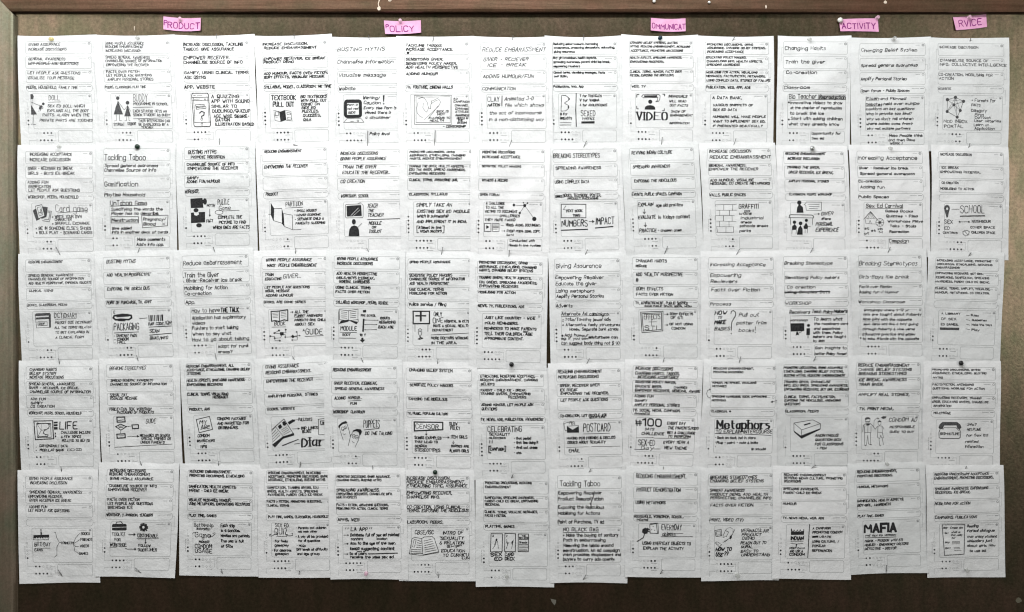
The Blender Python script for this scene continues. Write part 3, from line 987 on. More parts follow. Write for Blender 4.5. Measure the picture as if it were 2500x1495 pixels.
1745 122 2295 h42 Reduce embarrassement
1745 240 2078 h42 .Train the Giver
1748 288 2295 h32 . Giver-Receiver ice break
1755 358 2162 h38 Mobilising for Action
1757 414 2005 h36 Co-creation
1765 495 1850 h36 App.
1822 572 2085 h42 How to have
2098 568 2265 h44 w2.3 THE TALK
L5 1822,608 2280,600
1825 640 2330 h32 Application has explanatory
1825 694 1945 h30 videos
1825 738 2258 h32 Pointers to start talking
1828 794 2192 h30 When to say what
1828 844 2360 h32 How to go about talking
2068 912 2350 h28 Adapt for rural
2070 965 2202 h28 areas?
# 4 3 1.7 k 30 | 3 2L 4L | white sheet with open book and dark node diagram, titled BOOK A GUIDE
142 112 638 GIVING PEOPLE ASSURANCE
155 175 240 w2.6 MAKE
280 172 692 PEOPLE EMBARRASSMENT
130 275 222 TRAIN
132 320 308 EDUCATING
330 292 488 h48 w1.6 GIVER
L4 480,300 525,308
128 412 618 h26 LET PEOPLE ASK QUESTIONS
132 455 398 h26 VISUAL MESSAGE
140 504 435 h28 ADDING HUMOUR
118 576 575 h24 BOOKS, ARE COMIC SERIES
L12 196,680 285,676 378,662 382,672 380,782 340,772 288,790 238,780 202,788 196,680
L9 288,680 288,785
L4 212,700 270,695
L4 214,716 270,711
L4 214,732 270,728
L4 216,748 270,744
L4 306,692 362,684
L4 306,708 362,700
L4 306,726 364,718
L4 308,744 364,738
232 812 350 h42 w1.4 BOOK
L5 205,852 360,850
F 292,908 332,906 334,942 294,944
D 282,890 11
D 232,918 12,9
D 186,952 10
D 234,974 10
D 290,1002 10
D 356,880 10
F 412,956 432,936 454,956 434,976
D 350,962 9
D 475,905 9
D 508,946 8
D 425,994 8
L5 282,890 232,918 292,925
L5 186,952 232,955 234,974 300,970 310,944
L5 232,974 238,1002 290,1002
L5 330,915 358,915 356,880
L5 330,930 350,935 350,962 412,960
L5 450,958 480,958 480,905 475,905
L5 454,950 508,946
L5 480,958 480,994 425,994
L5 410,688 428,686
F 426,674 444,686 428,700
460 684 602 h28 ALL THE
455 724 755 h26 FUNNY ANSWERS
L4 455,748 558,742
455 772 792 h26 PARENTS GIVE CHILD
458 820 668 h28 ABOUT SEX
542 886 560 h26 A
575 900 758 h66 w1.6 GUIDE
L5 565,956 768,944
# 5 3 1.8 k 28 | 4 4L 4L | white sheet with open book and down arrow with age branches, titled MODULE
922 102 1368 GIVING PEOPLE ASSURANCE
925 154 1312 INCREASE DISCUSSIONS
918 265 1362 ADD HEALTH PERSPECTIVE
918 312 1335 GIRLS/BOYS ICEBREAK,
945 354 1278 GENERAL AWARENESS
910 418 1288 USING CLINICAL TERMS
908 464 1278 FACTS OVER FICTION
910 580 1228 h32 SYLLABUS WORKSHOP
1240 585 1485 h32 , PEERS, SCHOOL
L5 945,660 1045,672 1152,654 1150,768 1048,782 948,770 945,660
L6 945,662 938,690 940,818 965,800 1050,775 1132,818 1152,790 1152,768
F 942,818 965,780 1048,770 1045,792
F 1050,776 1142,792 1132,820
L4 1046,672 1048,780
L5 968,685 1028,690
L5 968,705 1028,710
L5 970,728 1028,732
L5 972,750 1028,755
L5 1062,688 1132,676
L5 1062,708 1130,698
L5 1064,730 1130,722
L5 1066,750 1128,744
960 866 1135 h52 w1.6 MODULE
L6 952,908 1135,912
980 936 1065 h24 BODY
L6 946,972 1122,975
F 1206,666 1240,662 1242,690 1208,692
1185 724 1348 h22 PRE SCHOOL
F 1204,760 1222,760 1214,904 1196,902
L5 1222,774 1370,776
L5 1222,826 1356,824
L5 1222,882 1350,880
D 1370,776 6
D 1356,824 6
D 1350,880 6
D 1228,774 6
D 1228,826 6
D 1228,882 6
1168 936 1232 h28 18 Y
F 1186,970 1208,968 1210,990 1228,992 1198,1024 1168,992 1186,990
1398 752 1500 h26 ISSUES
1385 798 1562 h28 REGARDING
1378 852 1538 h28 EACH AGE
# 6 3 1.7 k 26 | 4 3R 4R | white sheet with a medical cross sign on two posts, titled ONLY ONE
1720 136 2165 GIVING PEOPLE ASSURANCE
1718 284 2185 SENSITISE POLICY MAKERS
1718 324 2322 CHANNELISE SOURCE OF INFORMATION
1720 372 2150 ADD "HEALTH PERSPECTIVE"
1718 438 2092 USE CLINICAL TERMS
1718 480 2125 MOBILISING FOR ACTION
1715 602 2120 h32 Police service / filling
R15 1756,678 1936,814
L17 1786,728 1894,728
L22 1840,688 1840,782
L6 1775,820 1776,902
L6 1920,820 1918,900
L6 1832,868 1812,882 1812,920 1832,965 1850,920 1850,880 1832,868
D 1832,898 7,10
L10 1810,985 1838,968 1862,975 1825,988
1985 710 2072 h44 ONLY
1975 780 2085 h58 w1.3 ONE
2102 788 2372 h26 HOSPITAL IN KEYS
1980 838 2370 h26 HAVE A SEXUAL HEALTH
1970 884 2195 h28 DEPARTMENT
L6 1955,938 2368,918
1955 972 2358 h28 MORE DOCTORS WORKING
1960 1026 2232 h28 IN THE AREA.
# 7 3 2.0 k 26 | 5 3L 5L | white sheet over the black pin reading Just like country-wide polio reminders
88 140 598 PROMOTING DISCUSSIONS, GIVING
88 184 692 ASSURANCE, ETHICALISING, CHANGING
90 222 655 HABITS, CHANGING BELIEF SYSTEMS
86 300 638 TRAINING GIVERS, HEALTH ASPECTS,
88 350 700 EDU GIVERS, SPREADING AWARENESS,
90 390 500 EMPOWERING RECEIVERS
82 452 470 MOBILISING FOR ACTION
78 600 562 NEWS, TV, PUBLICATIONS, ADS
148 724 678 h28 JUST LIKE COUNTRY - WIDE
148 780 498 h28 POLIO REMINDERS.
142 838 692 h28 REMINDERS TO MAKE PARENTS
142 894 535 h28 TELL THEIR CHILDREN
552 872 608 h16 ABOUT
L4 545,918 555,900 566,918
580 896 650 h28 AGE
142 944 552 h28 APPROPRIATE CONTENT.
# 8 3 1.5 k 40 | 4 2L 4L | white sheet headed Giving Assurance with the underlined title Alternate Ad campaigns
902 172 1380 h44 Giving Assurance
898 296 1405 h34 Empowering Receiver
900 362 1325 h34 Educate the giver
902 438 1305 h34 Using metaphors
908 494 1405 h32 Amplify Personal Stories
902 596 1072 h34 Adverts
962 680 1455 h36 Alternate Ad campaigns
L5 960,712 1468,694
L4 975,738 988,748 978,768 965,758 975,738
1000 740 1478 h30 Tata/Tanishq jewel ads
968 796 1578 h30 * Alternative family structures
1045 845 1562 h28 Homes, Separate bank stress
D 970,914 12
995 908 1245 h28 Add humour
960 940 1240 h28 eg. if you can
1250 928 1555 h28 w2.3 masturbate can
962 992 1575 h32 Can suggest body thing not $ 90
# 9 3 1.6 k 28 | 2 1R 4R | white sheet with double framed sign reading EFFECTS OF STI
1750 118 2075 h34 CHANGING HABITS
1748 174 1862 h24 w2.8 REDUCE
1750 264 2245 h32 ADD "HEALTH" PERSPECTIVE
1752 322 1770 h30 w2.8 B
1752 418 2035 h30 GORY EFFECTS
1752 474 2138 FACTS OVER FICTION
1745 568 2300 h26 TV. ADVERTISEMENT, PUBLIC SERVICE
1842 600 2342 h20 RADIO PUBLIC SPACE, SOCIAL MEDIA
L7 1798,664 2035,654 2036,862 1816,882 1798,664
L7 1812,680 2020,670 2020,848 1830,864 1812,680
1835 712 2005 h56 w1.4 EFFECTS
L5 1885,768 1968,766
L5 1912,750 1918,802
1845 832 1970 h50 w1.4 STI
L4 2048,686 2078,686
F 2076,674 2096,686 2076,700
2110 684 2355 h24 GORY EFFECTS
2120 724 2248 h24 OF STI
L4 2055,800 2078,800
F 2076,790 2096,800 2076,812
2108 790 2355 h24 OF NOT USING
2130 836 2272 h24 CONDOM
# 10 3 1.5 k 44 | 1 2L 3L | white sheet with HOW TO MAKE BABIES and a tall question mark
168 185 852 h44 Increasing Acceptance
162 318 545 h44 Empowering
170 396 495 h38 Recievers
180 500 782 h42 Facts over Fiction
165 678 422 h38 Process
225 786 368 h50 w2.3 HOW
262 845 308 h30 TO
222 904 352 h48 w3.2 MAKE
222 985 410 h46 w1.5 BABIES
L10 425,798 430,770 455,760 482,780 485,820 455,870 435,910 432,1005
D 432,1048 8
525 810 770 h50 Pull out
498 912 865 h40 poster from
525 1005 710 h44 books
F 726,960 736,960 733,1010 728,1010
D 732,1034 6
# 11 3 1.5 k 40 | 3 3L 4L | white sheet headed Breaking Stereotype with black board and teacher figure drawing
1090 168 1688 h42 Breaking Stereotype
1095 348 1772 h36 Sensitizing Policy makers
1120 466 1475 h36 Co creation
1092 528 1655 h32 Using Complex Data
L7 1092,538 1658,520
L5 1095,530 1655,516
1098 668 1418 h42 WORKSHOP
1155 780 1405 h40 Receivers
1435 770 1545 h40 Teach
1575 775 1690 h40 Policy
1708 768 1875 h40 w2.2 Makers
L5 1185,828 1855,812
1162 878 1380 h30 workshop
F 1168,920 1340,918 1342,1016 1172,1022
F 1245,1022 1258,1020 1278,1070 1256,1062 1234,1074
L7 1262,1048 1310,1022
D 1394,946 19
F 1370,982 1413,980 1412,1066 1368,1066
1455 866 1815 h36 To learn what
1462 924 1888 h30 the receivers want
1462 985 1788 h30 and empathise
1455 1034 1820 h30 with them. Policy
1452 1085 1862 h30 makers are taught
1455 1138 1592 h28 by kids
L4 1385,1070 1385,1105
L4 1398,1070 1398,1105
1480 1225 1870 h34 Gain insights to
1475 1298 1870 h34 better Policy format
# 12 3 1.4 k 44 | 1 4L 3L | white sheet headed Breaking Stereotypes with eight lines about workshops and role play
180 170 900 h56 Breaking Stereotypes
180 338 790 h46 Girls-Boys ice break
182 462 580 h32 Facts over Fiction
182 528 668 h32 Adding fun / Humour
170 652 748 h32 Workshop Classroom
240 754 800 h28 Workshops where 9-12 yr
232 808 955 h28 olds are taught about Puberty
230 868 430 h30 Role play
L4 225,902 435,902
458 870 835 h28 with the opposite
238 928 918 h28 sex. Girls act like a boy going
225 990 875 h28 through Puberty & vice versa
228 1056 888 h28 Educative practice and easier
230 1112 930 h28 to make friends with the opposite
# 13 3 1.8 g 24 | 2 3L 3L | white sheet on the right edge reading A LIBRARY over a thick black bar
1150 140 1825 INCREASING ACCEPTANCE, PROMOTING
1150 185 1840 DISCUSSION, ETHICALISING, REDUCING
1138 225 1440 EMBARRASSMENT
1130 298 1735 EMPOWERING RECEIVERS, BOY GIRL,
1135 352 1800 ICEBREAKING, GAMIFICATION, SPREADING
1128 402 1802 AWARENESS, PARENT CHILD ICE BREAK,
1130 488 1812 CLINICAL TERMS, AMPLIFY, VISUALISE,
1132 540 1802 HUMOUR, METAPHORS, CO CREATION.
1212 798 1440 A LIBRARY
1210 865 1392 h28 OF SEX
1205 932 1418 h28 ED GAMES.
F 1190,970 1432,975 1432,1006 1192,1000
L5 1515,818 1555,822
1578 820 1672 Rules
L5 1518,872 1565,882
1592 880 1772 Guidelines
L5 1520,930 1565,942
1590 938 1838 Make the Toys
L5 1515,988 1565,998
1590 1000 1685 h28 Play
# 1 4 1.4 k 24 | 2 2L 3L | white sheet in the left column with black framed snaking board game, titled LIFE
292 125 545 CHANGING HABITS
292 160 538 BELIEF SYSTEM
292 196 615 INCREASE DISCUSSIONS
288 260 722 SPREAD GENERAL AWARENESS
290 296 758 GIVER - RECEIVER, ICE BREAK,
298 334 865 CHANNELISE SOURCE OF INFORMATION
305 402 440 ADD FUN
305 440 412 GAMIFY
300 472 522 CO CREATION
282 536 778 WORKSHOP, PEERS, SCHOOL, HOUSEHOLD
L9 330,612 510,608 518,778 344,788 330,612
L5 355,635 492,632 495,765 368,765 355,635
L7 362,640 440,632 470,636 478,660 470,680 430,700 420,725 440,738 466,742 462,756 380,760
O 366,636 8
O 486,640 8
O 372,762 8
L3 366,650 400,700 372,750
L3 400,640 400,700 440,690
F 520,618 557,616 557,632 520,634
F 520,642 557,640 557,658 520,660
F 522,668 557,666 558,690 524,692
F 530,720 540,720 542,736 528,736
F 530,748 542,748 542,764 530,764
578 650 740 h76 w2.6 LIFE
590 718 865 CHALLENGE INCLUDE
588 758 772 A FEW TOPICS
595 796 855 RELATED TO SEX ED
345 856 362 h14 *
380 846 645 CUSTOMIZABLE DATA
385 886 610 MODULAR GAME
345 890 362 h14 *
R4 645,876 670,894
R4 678,874 708,892
R4 725,872 775,890
L4 742,872 742,890
L4 758,872 758,890
# 2 4 1.4 k 26 | 2 1L 4L | white sheet with flow chart of boxes and a diamond, titled GUIDE
1045 110 1385 h36 w1.2 BREAKING STEREOTYPES
1060 226 1455 h22 SPREAD GENERAL AWARENESS
1055 262 1582 h22 CHANNELISE SOURCE OF INFORMATION
1050 366 1208 SOCIAL PAY
1050 396 1305 VISUALISE MESSAGE
1045 498 1442 PUBLICATION, BOX, WORKSHOP
1118 528 1462 PACKAGING OF PRODUCTS
L11 1115,575 1190,573 1194,618 1118,622 1115,575
L6 1128,606 1180,600
L8 1102,664 1150,640 1204,664 1152,698 1102,664
L5 1128,660 1178,658
L5 1132,672 1172,670
L4 1204,662 1255,660
L10 1258,648 1318,646 1318,682 1262,684 1258,648
L4 1150,698 1150,732
L11 1114,736 1190,732 1192,770 1116,774 1114,736
L5 1130,752 1176,750
L4 1214,758 1310,756
F 1302,745 1326,756 1302,768
1388 612 1478 h42 w1.2 GUIDE
1330 748 1612 MESSAGES ON GENDER
1340 778 1620 SPECIAL FRIENDS OR
1335 812 1560 UNDER PARENTS
L5 1092,860 1635,830
# 3 4 1.9 k 24 | 3 3L 4L | white sheet with tilted square packet sketch reading MY and condom instructions tips
1772 90 2218 REDUCING EMBARRASSMENT, ALL
1775 124 2370 ACCEPTANCE, ETHICALISING, CHANGING BELIEF
1782 162 1908 SYSTEMS.
1778 224 2325 HEALTH ASPECTS, SPREADING AWARENESS,
1782 266 2118 EMPOWERING RECEIVERS
1782 358 1998 CLINICAL TERMS,
2012 354 2170 VISUALISING
2022 384 2168 MESSAGES
1800 500 1988 PRODUCT, ADS
L7 1864,598 1988,568 2018,690 1892,722 1864,598
1895 625 1958 h36 w1.7 MY
1908 668 1985 h36 w1.7 ABC
L6 1905,692 1990,660
1878 750 1985 h26 CONDOM
1932 772 1950 h18 +
1872 798 2035 h22 INSTRUCTIONS
1936 822 1952 h16 +
1900 854 1960 h24 TIPS
2062 588 2332 CONDOMS PACKAGED
2065 632 2358 AND MARKETED FOR
2075 674 2258 h26 BEGINNERS.
# 4 4 1.7 k 30 | 2 4L 4L | sheet with open book drawing beside large serif Diar lettering cut off by its neighbour
135 108 500 h36 GIVING ASSURANCE
140 168 635 h32 REDUCING EMBARRASSMENT.
148 262 655 h34 EMPOWERING THE RECEIVER
168 424 708 h30 AMPLIFYING PERSONAL STORIES
158 574 458 h28 BOOKS, WEBSITE
L7 200,810 342,686 440,845 325,890 235,1000
L6 240,768 335,880
F 325,880 448,842 452,868 330,905 238,1002 205,972
L10 215,975 325,885
L4 202,826 248,770
F 322,722 345,706 372,740 350,762 330,755
F 272,770 302,742 322,775 292,802
L5 310,810 372,772
L5 318,828 384,786
L5 328,845 395,802
L5 336,862 408,822
L6 205,855 248,808
L5 208,885 268,825
L5 212,912 280,845
L5 215,940 295,862
F 382,722 440,688 458,712 398,750
F 452,690 465,700 455,718 440,708
L5 465,696 492,695
498 692 648 PULLOUTS
L5 432,796 492,794
F 490,782 518,794 490,806
530 788 705 IMP LINKS
542 824 635 BLOGS
L4 705,790 716,790
L6 790,682 715,690 718,862 790,862
L8 790,708 738,710 742,750 790,750
F 758,720 790,720 790,742 758,742
L7 320,984 498,912
L5 320,978 490,912
L6 452,964 510,956
535 938 860 h100 w4.4 s Diary
# 5 4 1.7 k 30 | 3 1R 3R | white sheet with two finger puppets with faces, titled PUPPETS
875 146 1292 h34 w1.9 REDUCING EMBARRASSMENT
888 294 1362 GIVER RECEIVER, ICEBREAK,
898 354 1438 h28 SPREAD GENERAL AWARENESS
895 458 1012 ADDING
1045 454 1168 HUMOUR
L6 1042,490 1188,482
1068 516 1135 h28 FUN
L4 1165,455 1198,462
878 608 1040 w2.1 WORKSHOP
1072 608 1225 CLASSROOM
L5 950,785 955,820 988,920
L5 1030,740 1050,800 1068,880 1042,985
L5 1062,880 1090,840
L5 1168,855 1160,910 1118,998
L6 938,778 940,762 975,728 1015,718 1030,735
F 934,775 948,748 985,722 1018,710 1035,728 1020,738 985,745 955,770 945,795
O 984,796 17,20
O 1012,782 13,18
D 988,804 6,8
D 1014,788 5,7
L4 985,850 1000,862 1015,850
F 1088,838 1100,812 1140,796 1185,802 1195,830 1180,862 1168,868 1158,835 1130,820 1105,825
O 1104,878 17,22
O 1138,888 19,22
D 1108,880 6,8
D 1140,890 7,8
L5 1088,935 1100,950 1112,952
1215 740 1388 h90 w1.5 PUPPETS
L7 1218,808 1382,792
1230 845 1522 h36 w1.7 DO THE TALKING
# 6 4 1.7 k 30 | 4 4L 3L | white sheet with the word CENSOR in a thick black box
1715 154 2188 CHANGING BELIEF SYSTEM
1722 316 2195 SENSITIZE POLICY MAKERS
1710 470 2130 EXPOSING THE RIDICULOUS
1695 630 2140 h26 TV, MUSIC, POPULAR CULTURE
L15 1768,722 2082,726 2082,806 1770,820 1768,722
1785 772 2035 h52 w1.6 CENSOR
L6 1900,822 1900,858
F 1886,850 1916,850 1901,872
1775 896 2065 h28 SONGS EXAMPLES
1775 940 2025 h26 THAT LEAD TO
1778 986 1905 h28 GENDER
1775 1032 2052 h34 STEREOTYPES
L4 2082,894 2140,892
F 2136,878 2158,892 2136,908
2155 742 2245 h32 SLOW
2168 790 2272 h34 POLICY
2175 888 2350 h32 ITEM GIRLS
L6 2198,930 2198,958
L5 2186,948 2198,962 2210,948
2178 988 2368 h26 NURSES ARE
2158 1040 2365 h30 ALWAYS GIRLS
# 7 4 1.9 k 26 | 4 4L 3L | white sheet below the black pin headed CELEBRATING with a bracketed campaign note
102 212 680 h24 ETHICALISING, INCREASING ACCEPTANCE,
100 250 708 h24 REDUCING EMBARRASSMENT, CHANGING
108 294 248 h24 BELIEFS
105 358 585 h24 PARENT - CHILD ICE - BREAK,
102 396 628 h24 TRAINING GIVERS, EMPOWERING
398 432 585 h24 RECEIVERS
112 512 660 ADDING HUMOUR, LET PEOPLE ASK
115 558 275 QUESTIONS
105 668 758 TV, NEWS, ADS, PUBLICATION, AWARENESS
178 770 538 h60 w1.6 CELEBRATING
195 824 412 h28 SEXUALITY
192 864 365 h20 MILESTONES
L5 195,888 197,920
L5 212,888 214,920
L5 228,888 230,920
L13 210,952 190,954 190,1022 210,1024
L10 355,952 370,952 368,1008 355,1010
205 984 352 h32 CAMPAIGN
455 868 635 h28 - first period
455 912 712 h28 - first time doing it
455 966 702 h28 - first wet dream
455 1022 535 h26 - etc.
# 8 4 1.7 k 28 | 2 1R 4R | white sheet with envelope drawing and tall thin POSTCARD lettering
922 160 1385 h32 REDUCING EMBARRASSMENT
925 216 1352 h30 INCREASING DISCUSSIONS
945 306 1360 GIVER, RECEIVER GIVER
948 354 1125 ICE BREAK
952 390 1458 EMPOWERING THE RECEIVER,
952 458 1450 LET PEOPLE ASK QUESTIONS
945 626 1440 CO-CREATION, LET PEOPLE ASK
1255 642 1422 h22 QUESTIONS
L5 985,712 1062,690 1070,730
L5 985,712 998,788 1018,785
L5 1040,718 1048,700 1092,692 1100,725
O 1076,712 8
F 1018,740 1078,778 1142,738 1146,808 1018,810
L5 1018,740 1142,732
1192 752 1478 h96 w1.7 POSTCARD
L5 1190,822 1472,816
1018 864 1530 h28 MAKING PEN FRIENDS & DISCUSS
1025 910 1425 h28 ISSUES ABOUT SEXUALITY
L4 1015,966 1240,960
D 1252,960 4
L4 1280,958 1580,954
1038 1000 1155 h38 EMAIL
# 9 4 1.7 k 30 | 1 3R 5L | white sheet with bold hash 100 lettering over SEX-ED Day
1745 130 2138 h36 w1.9 INCREASE DISCUSSIONS
1742 182 2210 CHANGING HABITS, TABOOS,
1768 222 2198 INCREASING ACCEPTANCE
1742 272 2172 h26 SENSITISE POLICY MAKER,
1742 318 2022 h26 EDUCATE GIVER,
2150 330 2290 h22 w2.3 CHANGES
1740 366 2430 h26 EMPOWER RECEIVER, GENERAL AWARE
1735 422 1932 h26 ADDING FUN
1738 470 1865 h26 GAMIFY
1735 518 2212 h26 AMPLIFY PERSONAL STORIES
1715 574 2220 h28 TV, SOCIAL MEDIA, CAMPAIGN,
1732 608 1892 h20 AWARENESS
1748 702 1808 h60 w2.2 #
1822 700 2018 h82 w3.8 100
1845 772 1940 h24 DAYS
1810 820 2045 h30 CHALLENGE
2080 712 2272 h30 EVERY DAY
2090 762 2412 h28 THE PARENTS/KIDS
2082 812 2375 h28 GET A CHALLENGE
2090 850 2325 h26 TO PERFORM
L4 1752,865 1925,862
L5 1940,868 2308,872
D 1930,862 6
1778 916 1952 h64 w1.6 SEX-ED
1805 974 1935 h34 w1.6 Day
L6 1735,986 1800,990 1880,984
L6 1940,984 2010,984
2042 912 2310 h30 EVERY YEAR A
2052 974 2288 h30 NEW THEME
# 10 4 1.8 k 24 | 1 2L 3L | white sheet with heavy serif Metaphors lettering and curved side arrows
205 152 710 REDUCING EMBARRASSMENT,
205 196 578 PROMOTING DISCUSSIONS
190 328 738 HUMOUR, METAPHORS, VISUALISING
192 370 362 MESSAGES
185 500 868 SPREADING AWARENESS, SOCIAL EMPOWERING
182 545 358 RECEIVERS.
182 684 375 CLASSROOM,
D 410,684 14,12
L6 165,520 128,500 118,460 130,425 160,412
F 150,402 172,405 158,428
L6 992,412 1035,440 1040,500 1000,550 930,568
F 945,552 915,570 945,582
255 852 910 h104 w4.8 s Metaphors
238 938 942 h44 w1.6 TO EXPLAIN INTERCOURSE
L7 230,962 560,968
L7 600,968 932,988
255 1016 732 h28 Sock on foot, hat in store
250 1075 762 h28 Plug - point - nuts & bolts
D 235,1010 5
D 235,1070 5
D 235,1128 5
680 1158 862 h26 (in schools)
# 11 4 1.8 k 28 | 1 4L 4L | white sheet with drawing of a slotted box in perspective, anonymous question box
1085 140 1818 h28 PROMOTING DISCUSSIONS, GIVING ASSURANCE
1085 188 1825 h28 ETHICALISING, CHANGING BELIEF SYSTEMS,
1085 238 1845 h28 BUSTING MYTHS, REDUCING EMBARRASSMENT
1085 318 1660 TRAINING GIVER, CHANNELISE
1085 362 1882 INFO, EDU GIVER, SPREADING AWARENESS,
1088 412 1925 EMPOWERING RECEIVERS, BOY GIRL ICEBREAKING
1085 505 1725 CLINICAL TERMS, FACTS/FICTION,
1088 548 1792 EXPOSING THE RIDICULOUS, ANSWERING
1090 594 1285 QUESTIONS
1098 682 1512 h30 CLASSROOM, PEERS
L6 1212,832 1448,792 1542,840 1310,918 1212,832
L6 1212,832 1214,930 1305,1010 1310,918
L6 1542,840 1542,905 1305,1010
F 1214,928 1300,990 1542,898 1542,915 1308,1028 1214,945
L17 1345,855 1412,836
1478 988 1762 h34 ANONYMOUS
1480 1040 1798 h30 QUESTION BOX
1475 1096 1825 h30 FOR CLASSROOMS
1495 1146 1615 h26 + PEN
# 12 4 1.9 g 30 | 4 2R 5L | white sheet with outline drawing of a man and a boy side by side
168 110 800 h36 w2.1 REDUCE EMBARRASSMENT
170 165 828 h32 CHANGE BELIEF SYSTEMS
172 215 762 h34 w2.1 BREAKING STEREOTYPES
172 290 762 h34 ICE BREAK, AWARENESS
175 348 475 h34 TRAIN GIVER,
172 474 800 h34 w1.8 AMPLIFY REAL STORIES,
178 650 598 h34 TV, PRINT MEDIA,
F 248,782 262,762 292,758 318,768 318,788 290,780 262,792
L4 255,785 258,815 285,830 312,815 316,785
L7 262,808 290,815 312,806
L6 228,940 232,865 262,838 320,838 345,862 380,905
F 270,840 318,836 308,858 285,864 268,858
L5 248,870 250,948 330,950 328,870
L4 290,862 290,948
L5 250,948 255,1110 275,1110 290,985 300,1090 330,1105 322,950
L7 255,1112 270,1115
L7 318,1098 342,1104
F 410,812 430,796 455,808 454,822 430,816 410,826
L4 412,822 418,850 435,862 450,845 452,820
L5 382,908 405,878 420,868 460,868 482,890 490,910
L5 415,878 412,945 470,948 465,878
L5 412,948 410,1010 440,1025 450,985 465,1020 485,1012 470,948
L5 430,1025 440,1110 455,1112
L5 470,1022 488,1105
L4 362,880 365,800 395,770 420,772
F 405,762 430,772 408,782
F 450,762 475,745 518,748 508,770 475,780
548 790 900 h46 w1.5 CONDOM AD
560 878 872 h30 RESPONSIBLE
562 940 860 h28 GUIDE TO BUY
# 13 4 1.5 g 24 | 3 4L 0L | white sheet under the round dark pin on the right with drawing of a telephone
1090 165 1688 PROMOTING DISCUSSIONS, GIVING
1092 210 1762 ASSURANCE, ETHICALISING, BUSTING
1098 265 1220 MYTHS
1090 352 1602 FACTS/FICTION, ANSWERING
1092 400 1738 QUESTIONS, MOBILISE FOR ACTION
1090 518 1695 EMPOWERING RECEIVERS, TRAINING
1090 568 1788 GIVER, EDUCATING GIVERS, CHANNELISE
1108 618 1325 INFORMATION
1105 704 1318 h28 TELEPHONE
F 1172,890 1185,850 1220,818 1400,818 1440,850 1455,885 1432,910 1405,900 1390,860 1240,862 1225,905 1190,910
L9 1190,915 1178,950 1182,1015 1200,1024 1425,1026 1442,1010 1440,930 1428,910
L5 1225,915 1245,885 1385,885 1420,925
1195 965 1425 h28 RED-HOTLINE
1528 850 1642 h28 24x7
1528 912 1700 h28 HELPLINE
1518 984 1788 h30 for Sex Ed
1508 1060 1668 h30 related
1508 1126 1735 h30 information
# 1 5 1.3 k 26 | 1 2L 4L | white sheet at the bottom left corner with birthday cake drawing and branching brackets
288 145 700 GIVING PEOPLE ASSURANCE
302 185 648 INCREASING DISCUSSION
295 272 790 SPREADING GENERAL AWARENESS
285 312 610 EMPOWERING RECEIVER,
292 350 692 GIVER RECEIVER ICE BREAK
288 410 460 ADDING FUN
282 445 675 LET PEOPLE ASK QUESTIONS
D 402,630 6,11
F 396,645 410,645 410,678 398,678
F 328,680 480,674 480,705 468,695 462,710 450,694 442,712 430,696 420,714 408,698 396,712 384,698 372,712 360,700 345,712 330,704
L5 330,700 332,724 474,722 478,690
336 765 488 h42 w1.2 BIRTHDAY
L4 335,806 488,802
336 822 412 h20 CARD
L4 525,650 540,650 552,700 575,745 588,748
L4 575,748 552,790 548,870 522,890
595 752 712 h22 CONNECTS
L4 712,752 730,705 768,662
L4 712,758 768,722
L4 712,765 730,786 758,788
L4 712,765 720,830 760,854
780 665 858 h24 BOOKS
775 722 880 h24 FRIENDS
770 782 850 h24 VIDEOS
762 852 842 h24 GAMES
# 2 5 1.6 k 24 | 2 4L 3L | white sheet with black toolbox and gear wheel drawing, titled TOOLKIT
1052 72 1388 INCREASING DISCUSSIONS
1048 104 1432 REDUCING EMBARRASSMENT
1055 145 1462 GIVING PEOPLE ASSURANCE
1050 212 1495 CHANNELISE SOURCE OF INFO
1042 248 1402 EMPOWERING RECEIVER
1035 342 1332 FACTS OVER FICTION
1035 380 1460 LET PEOPLE ASK QUESTIONS
1035 418 1268 BREAKING ICE
1018 487 1460 WORKSHOP, CLASSROOM, TEACHERS
L8 1108,572 1118,556 1158,552 1172,568
F 1070,585 1082,574 1200,572 1212,580 1212,598 1070,604
F 1070,610 1212,604 1212,628 1200,634 1080,636 1070,630
D 1374,602 34,32
F 1362,562 1386,562 1384,575 1364,575
F 1362,630 1386,630 1386,643 1362,642
F 1333,592 1345,590 1345,616 1333,614
F 1404,590 1418,592 1416,616 1404,616
F 1344,570 1358,564 1356,582 1344,586
F 1392,566 1408,574 1404,590 1390,582
F 1344,620 1356,628 1352,640 1340,632
F 1394,626 1406,620 1410,634 1398,640
P 1362,602 1368,590 1380,590 1386,602 1380,614 1368,614
1072 670 1200 h32 w1.4 TOOLKIT
L6 1232,672 1280,670
F 1278,656 1298,670 1278,686
1315 684 1505 h32 w1.4 CUSTOMIZABLE
L5 1308,712 1508,708
1098 720 1152 h26 FOR
1052 768 1205 h34 w1.4 WORKSHOP
L5 1050,792 1115,790
L5 1148,788 1210,784
L6 1388,715 1388,750
F 1376,745 1400,745 1388,760
1322 778 1432 h26 FOLLOW
1315 820 1490 h28 GUIDELINES
L5 1195,802 1215,812 1285,812
F 1282,800 1302,812 1282,824
# 3 5 1.9 k 24 | 2 2L 2L | white sheet reading Battleship inspired Game to promote, right of the long dark gap
1805 80 2198 REDUCING EMBARRASSMENT,
1805 118 2320 PROMOTING DISCUSSIONS, ETHICALISING
1802 220 2245 GAMIFICATION, HEALTH ASPECTS,
1802 258 2172 PARENT - CHILD ICE-BREAK
1800 346 2198 VISUALISE MESSAGES, HUMOUR,
1802 384 2372 USING METAPHORS, EMPOWERING RECEIVERS
1800 492 2060 PLAY TIME, GAMES
1848 582 2030 h36 w1.5 Battleship
1872 620 2002 h20 INSPIRED
1855 676 2005 h50 w1.5 Game
L5 1832,668 1840,655 1862,658
L5 1990,690 2020,690 2048,665 2045,655 2025,660
1918 712 1942 h16 TO
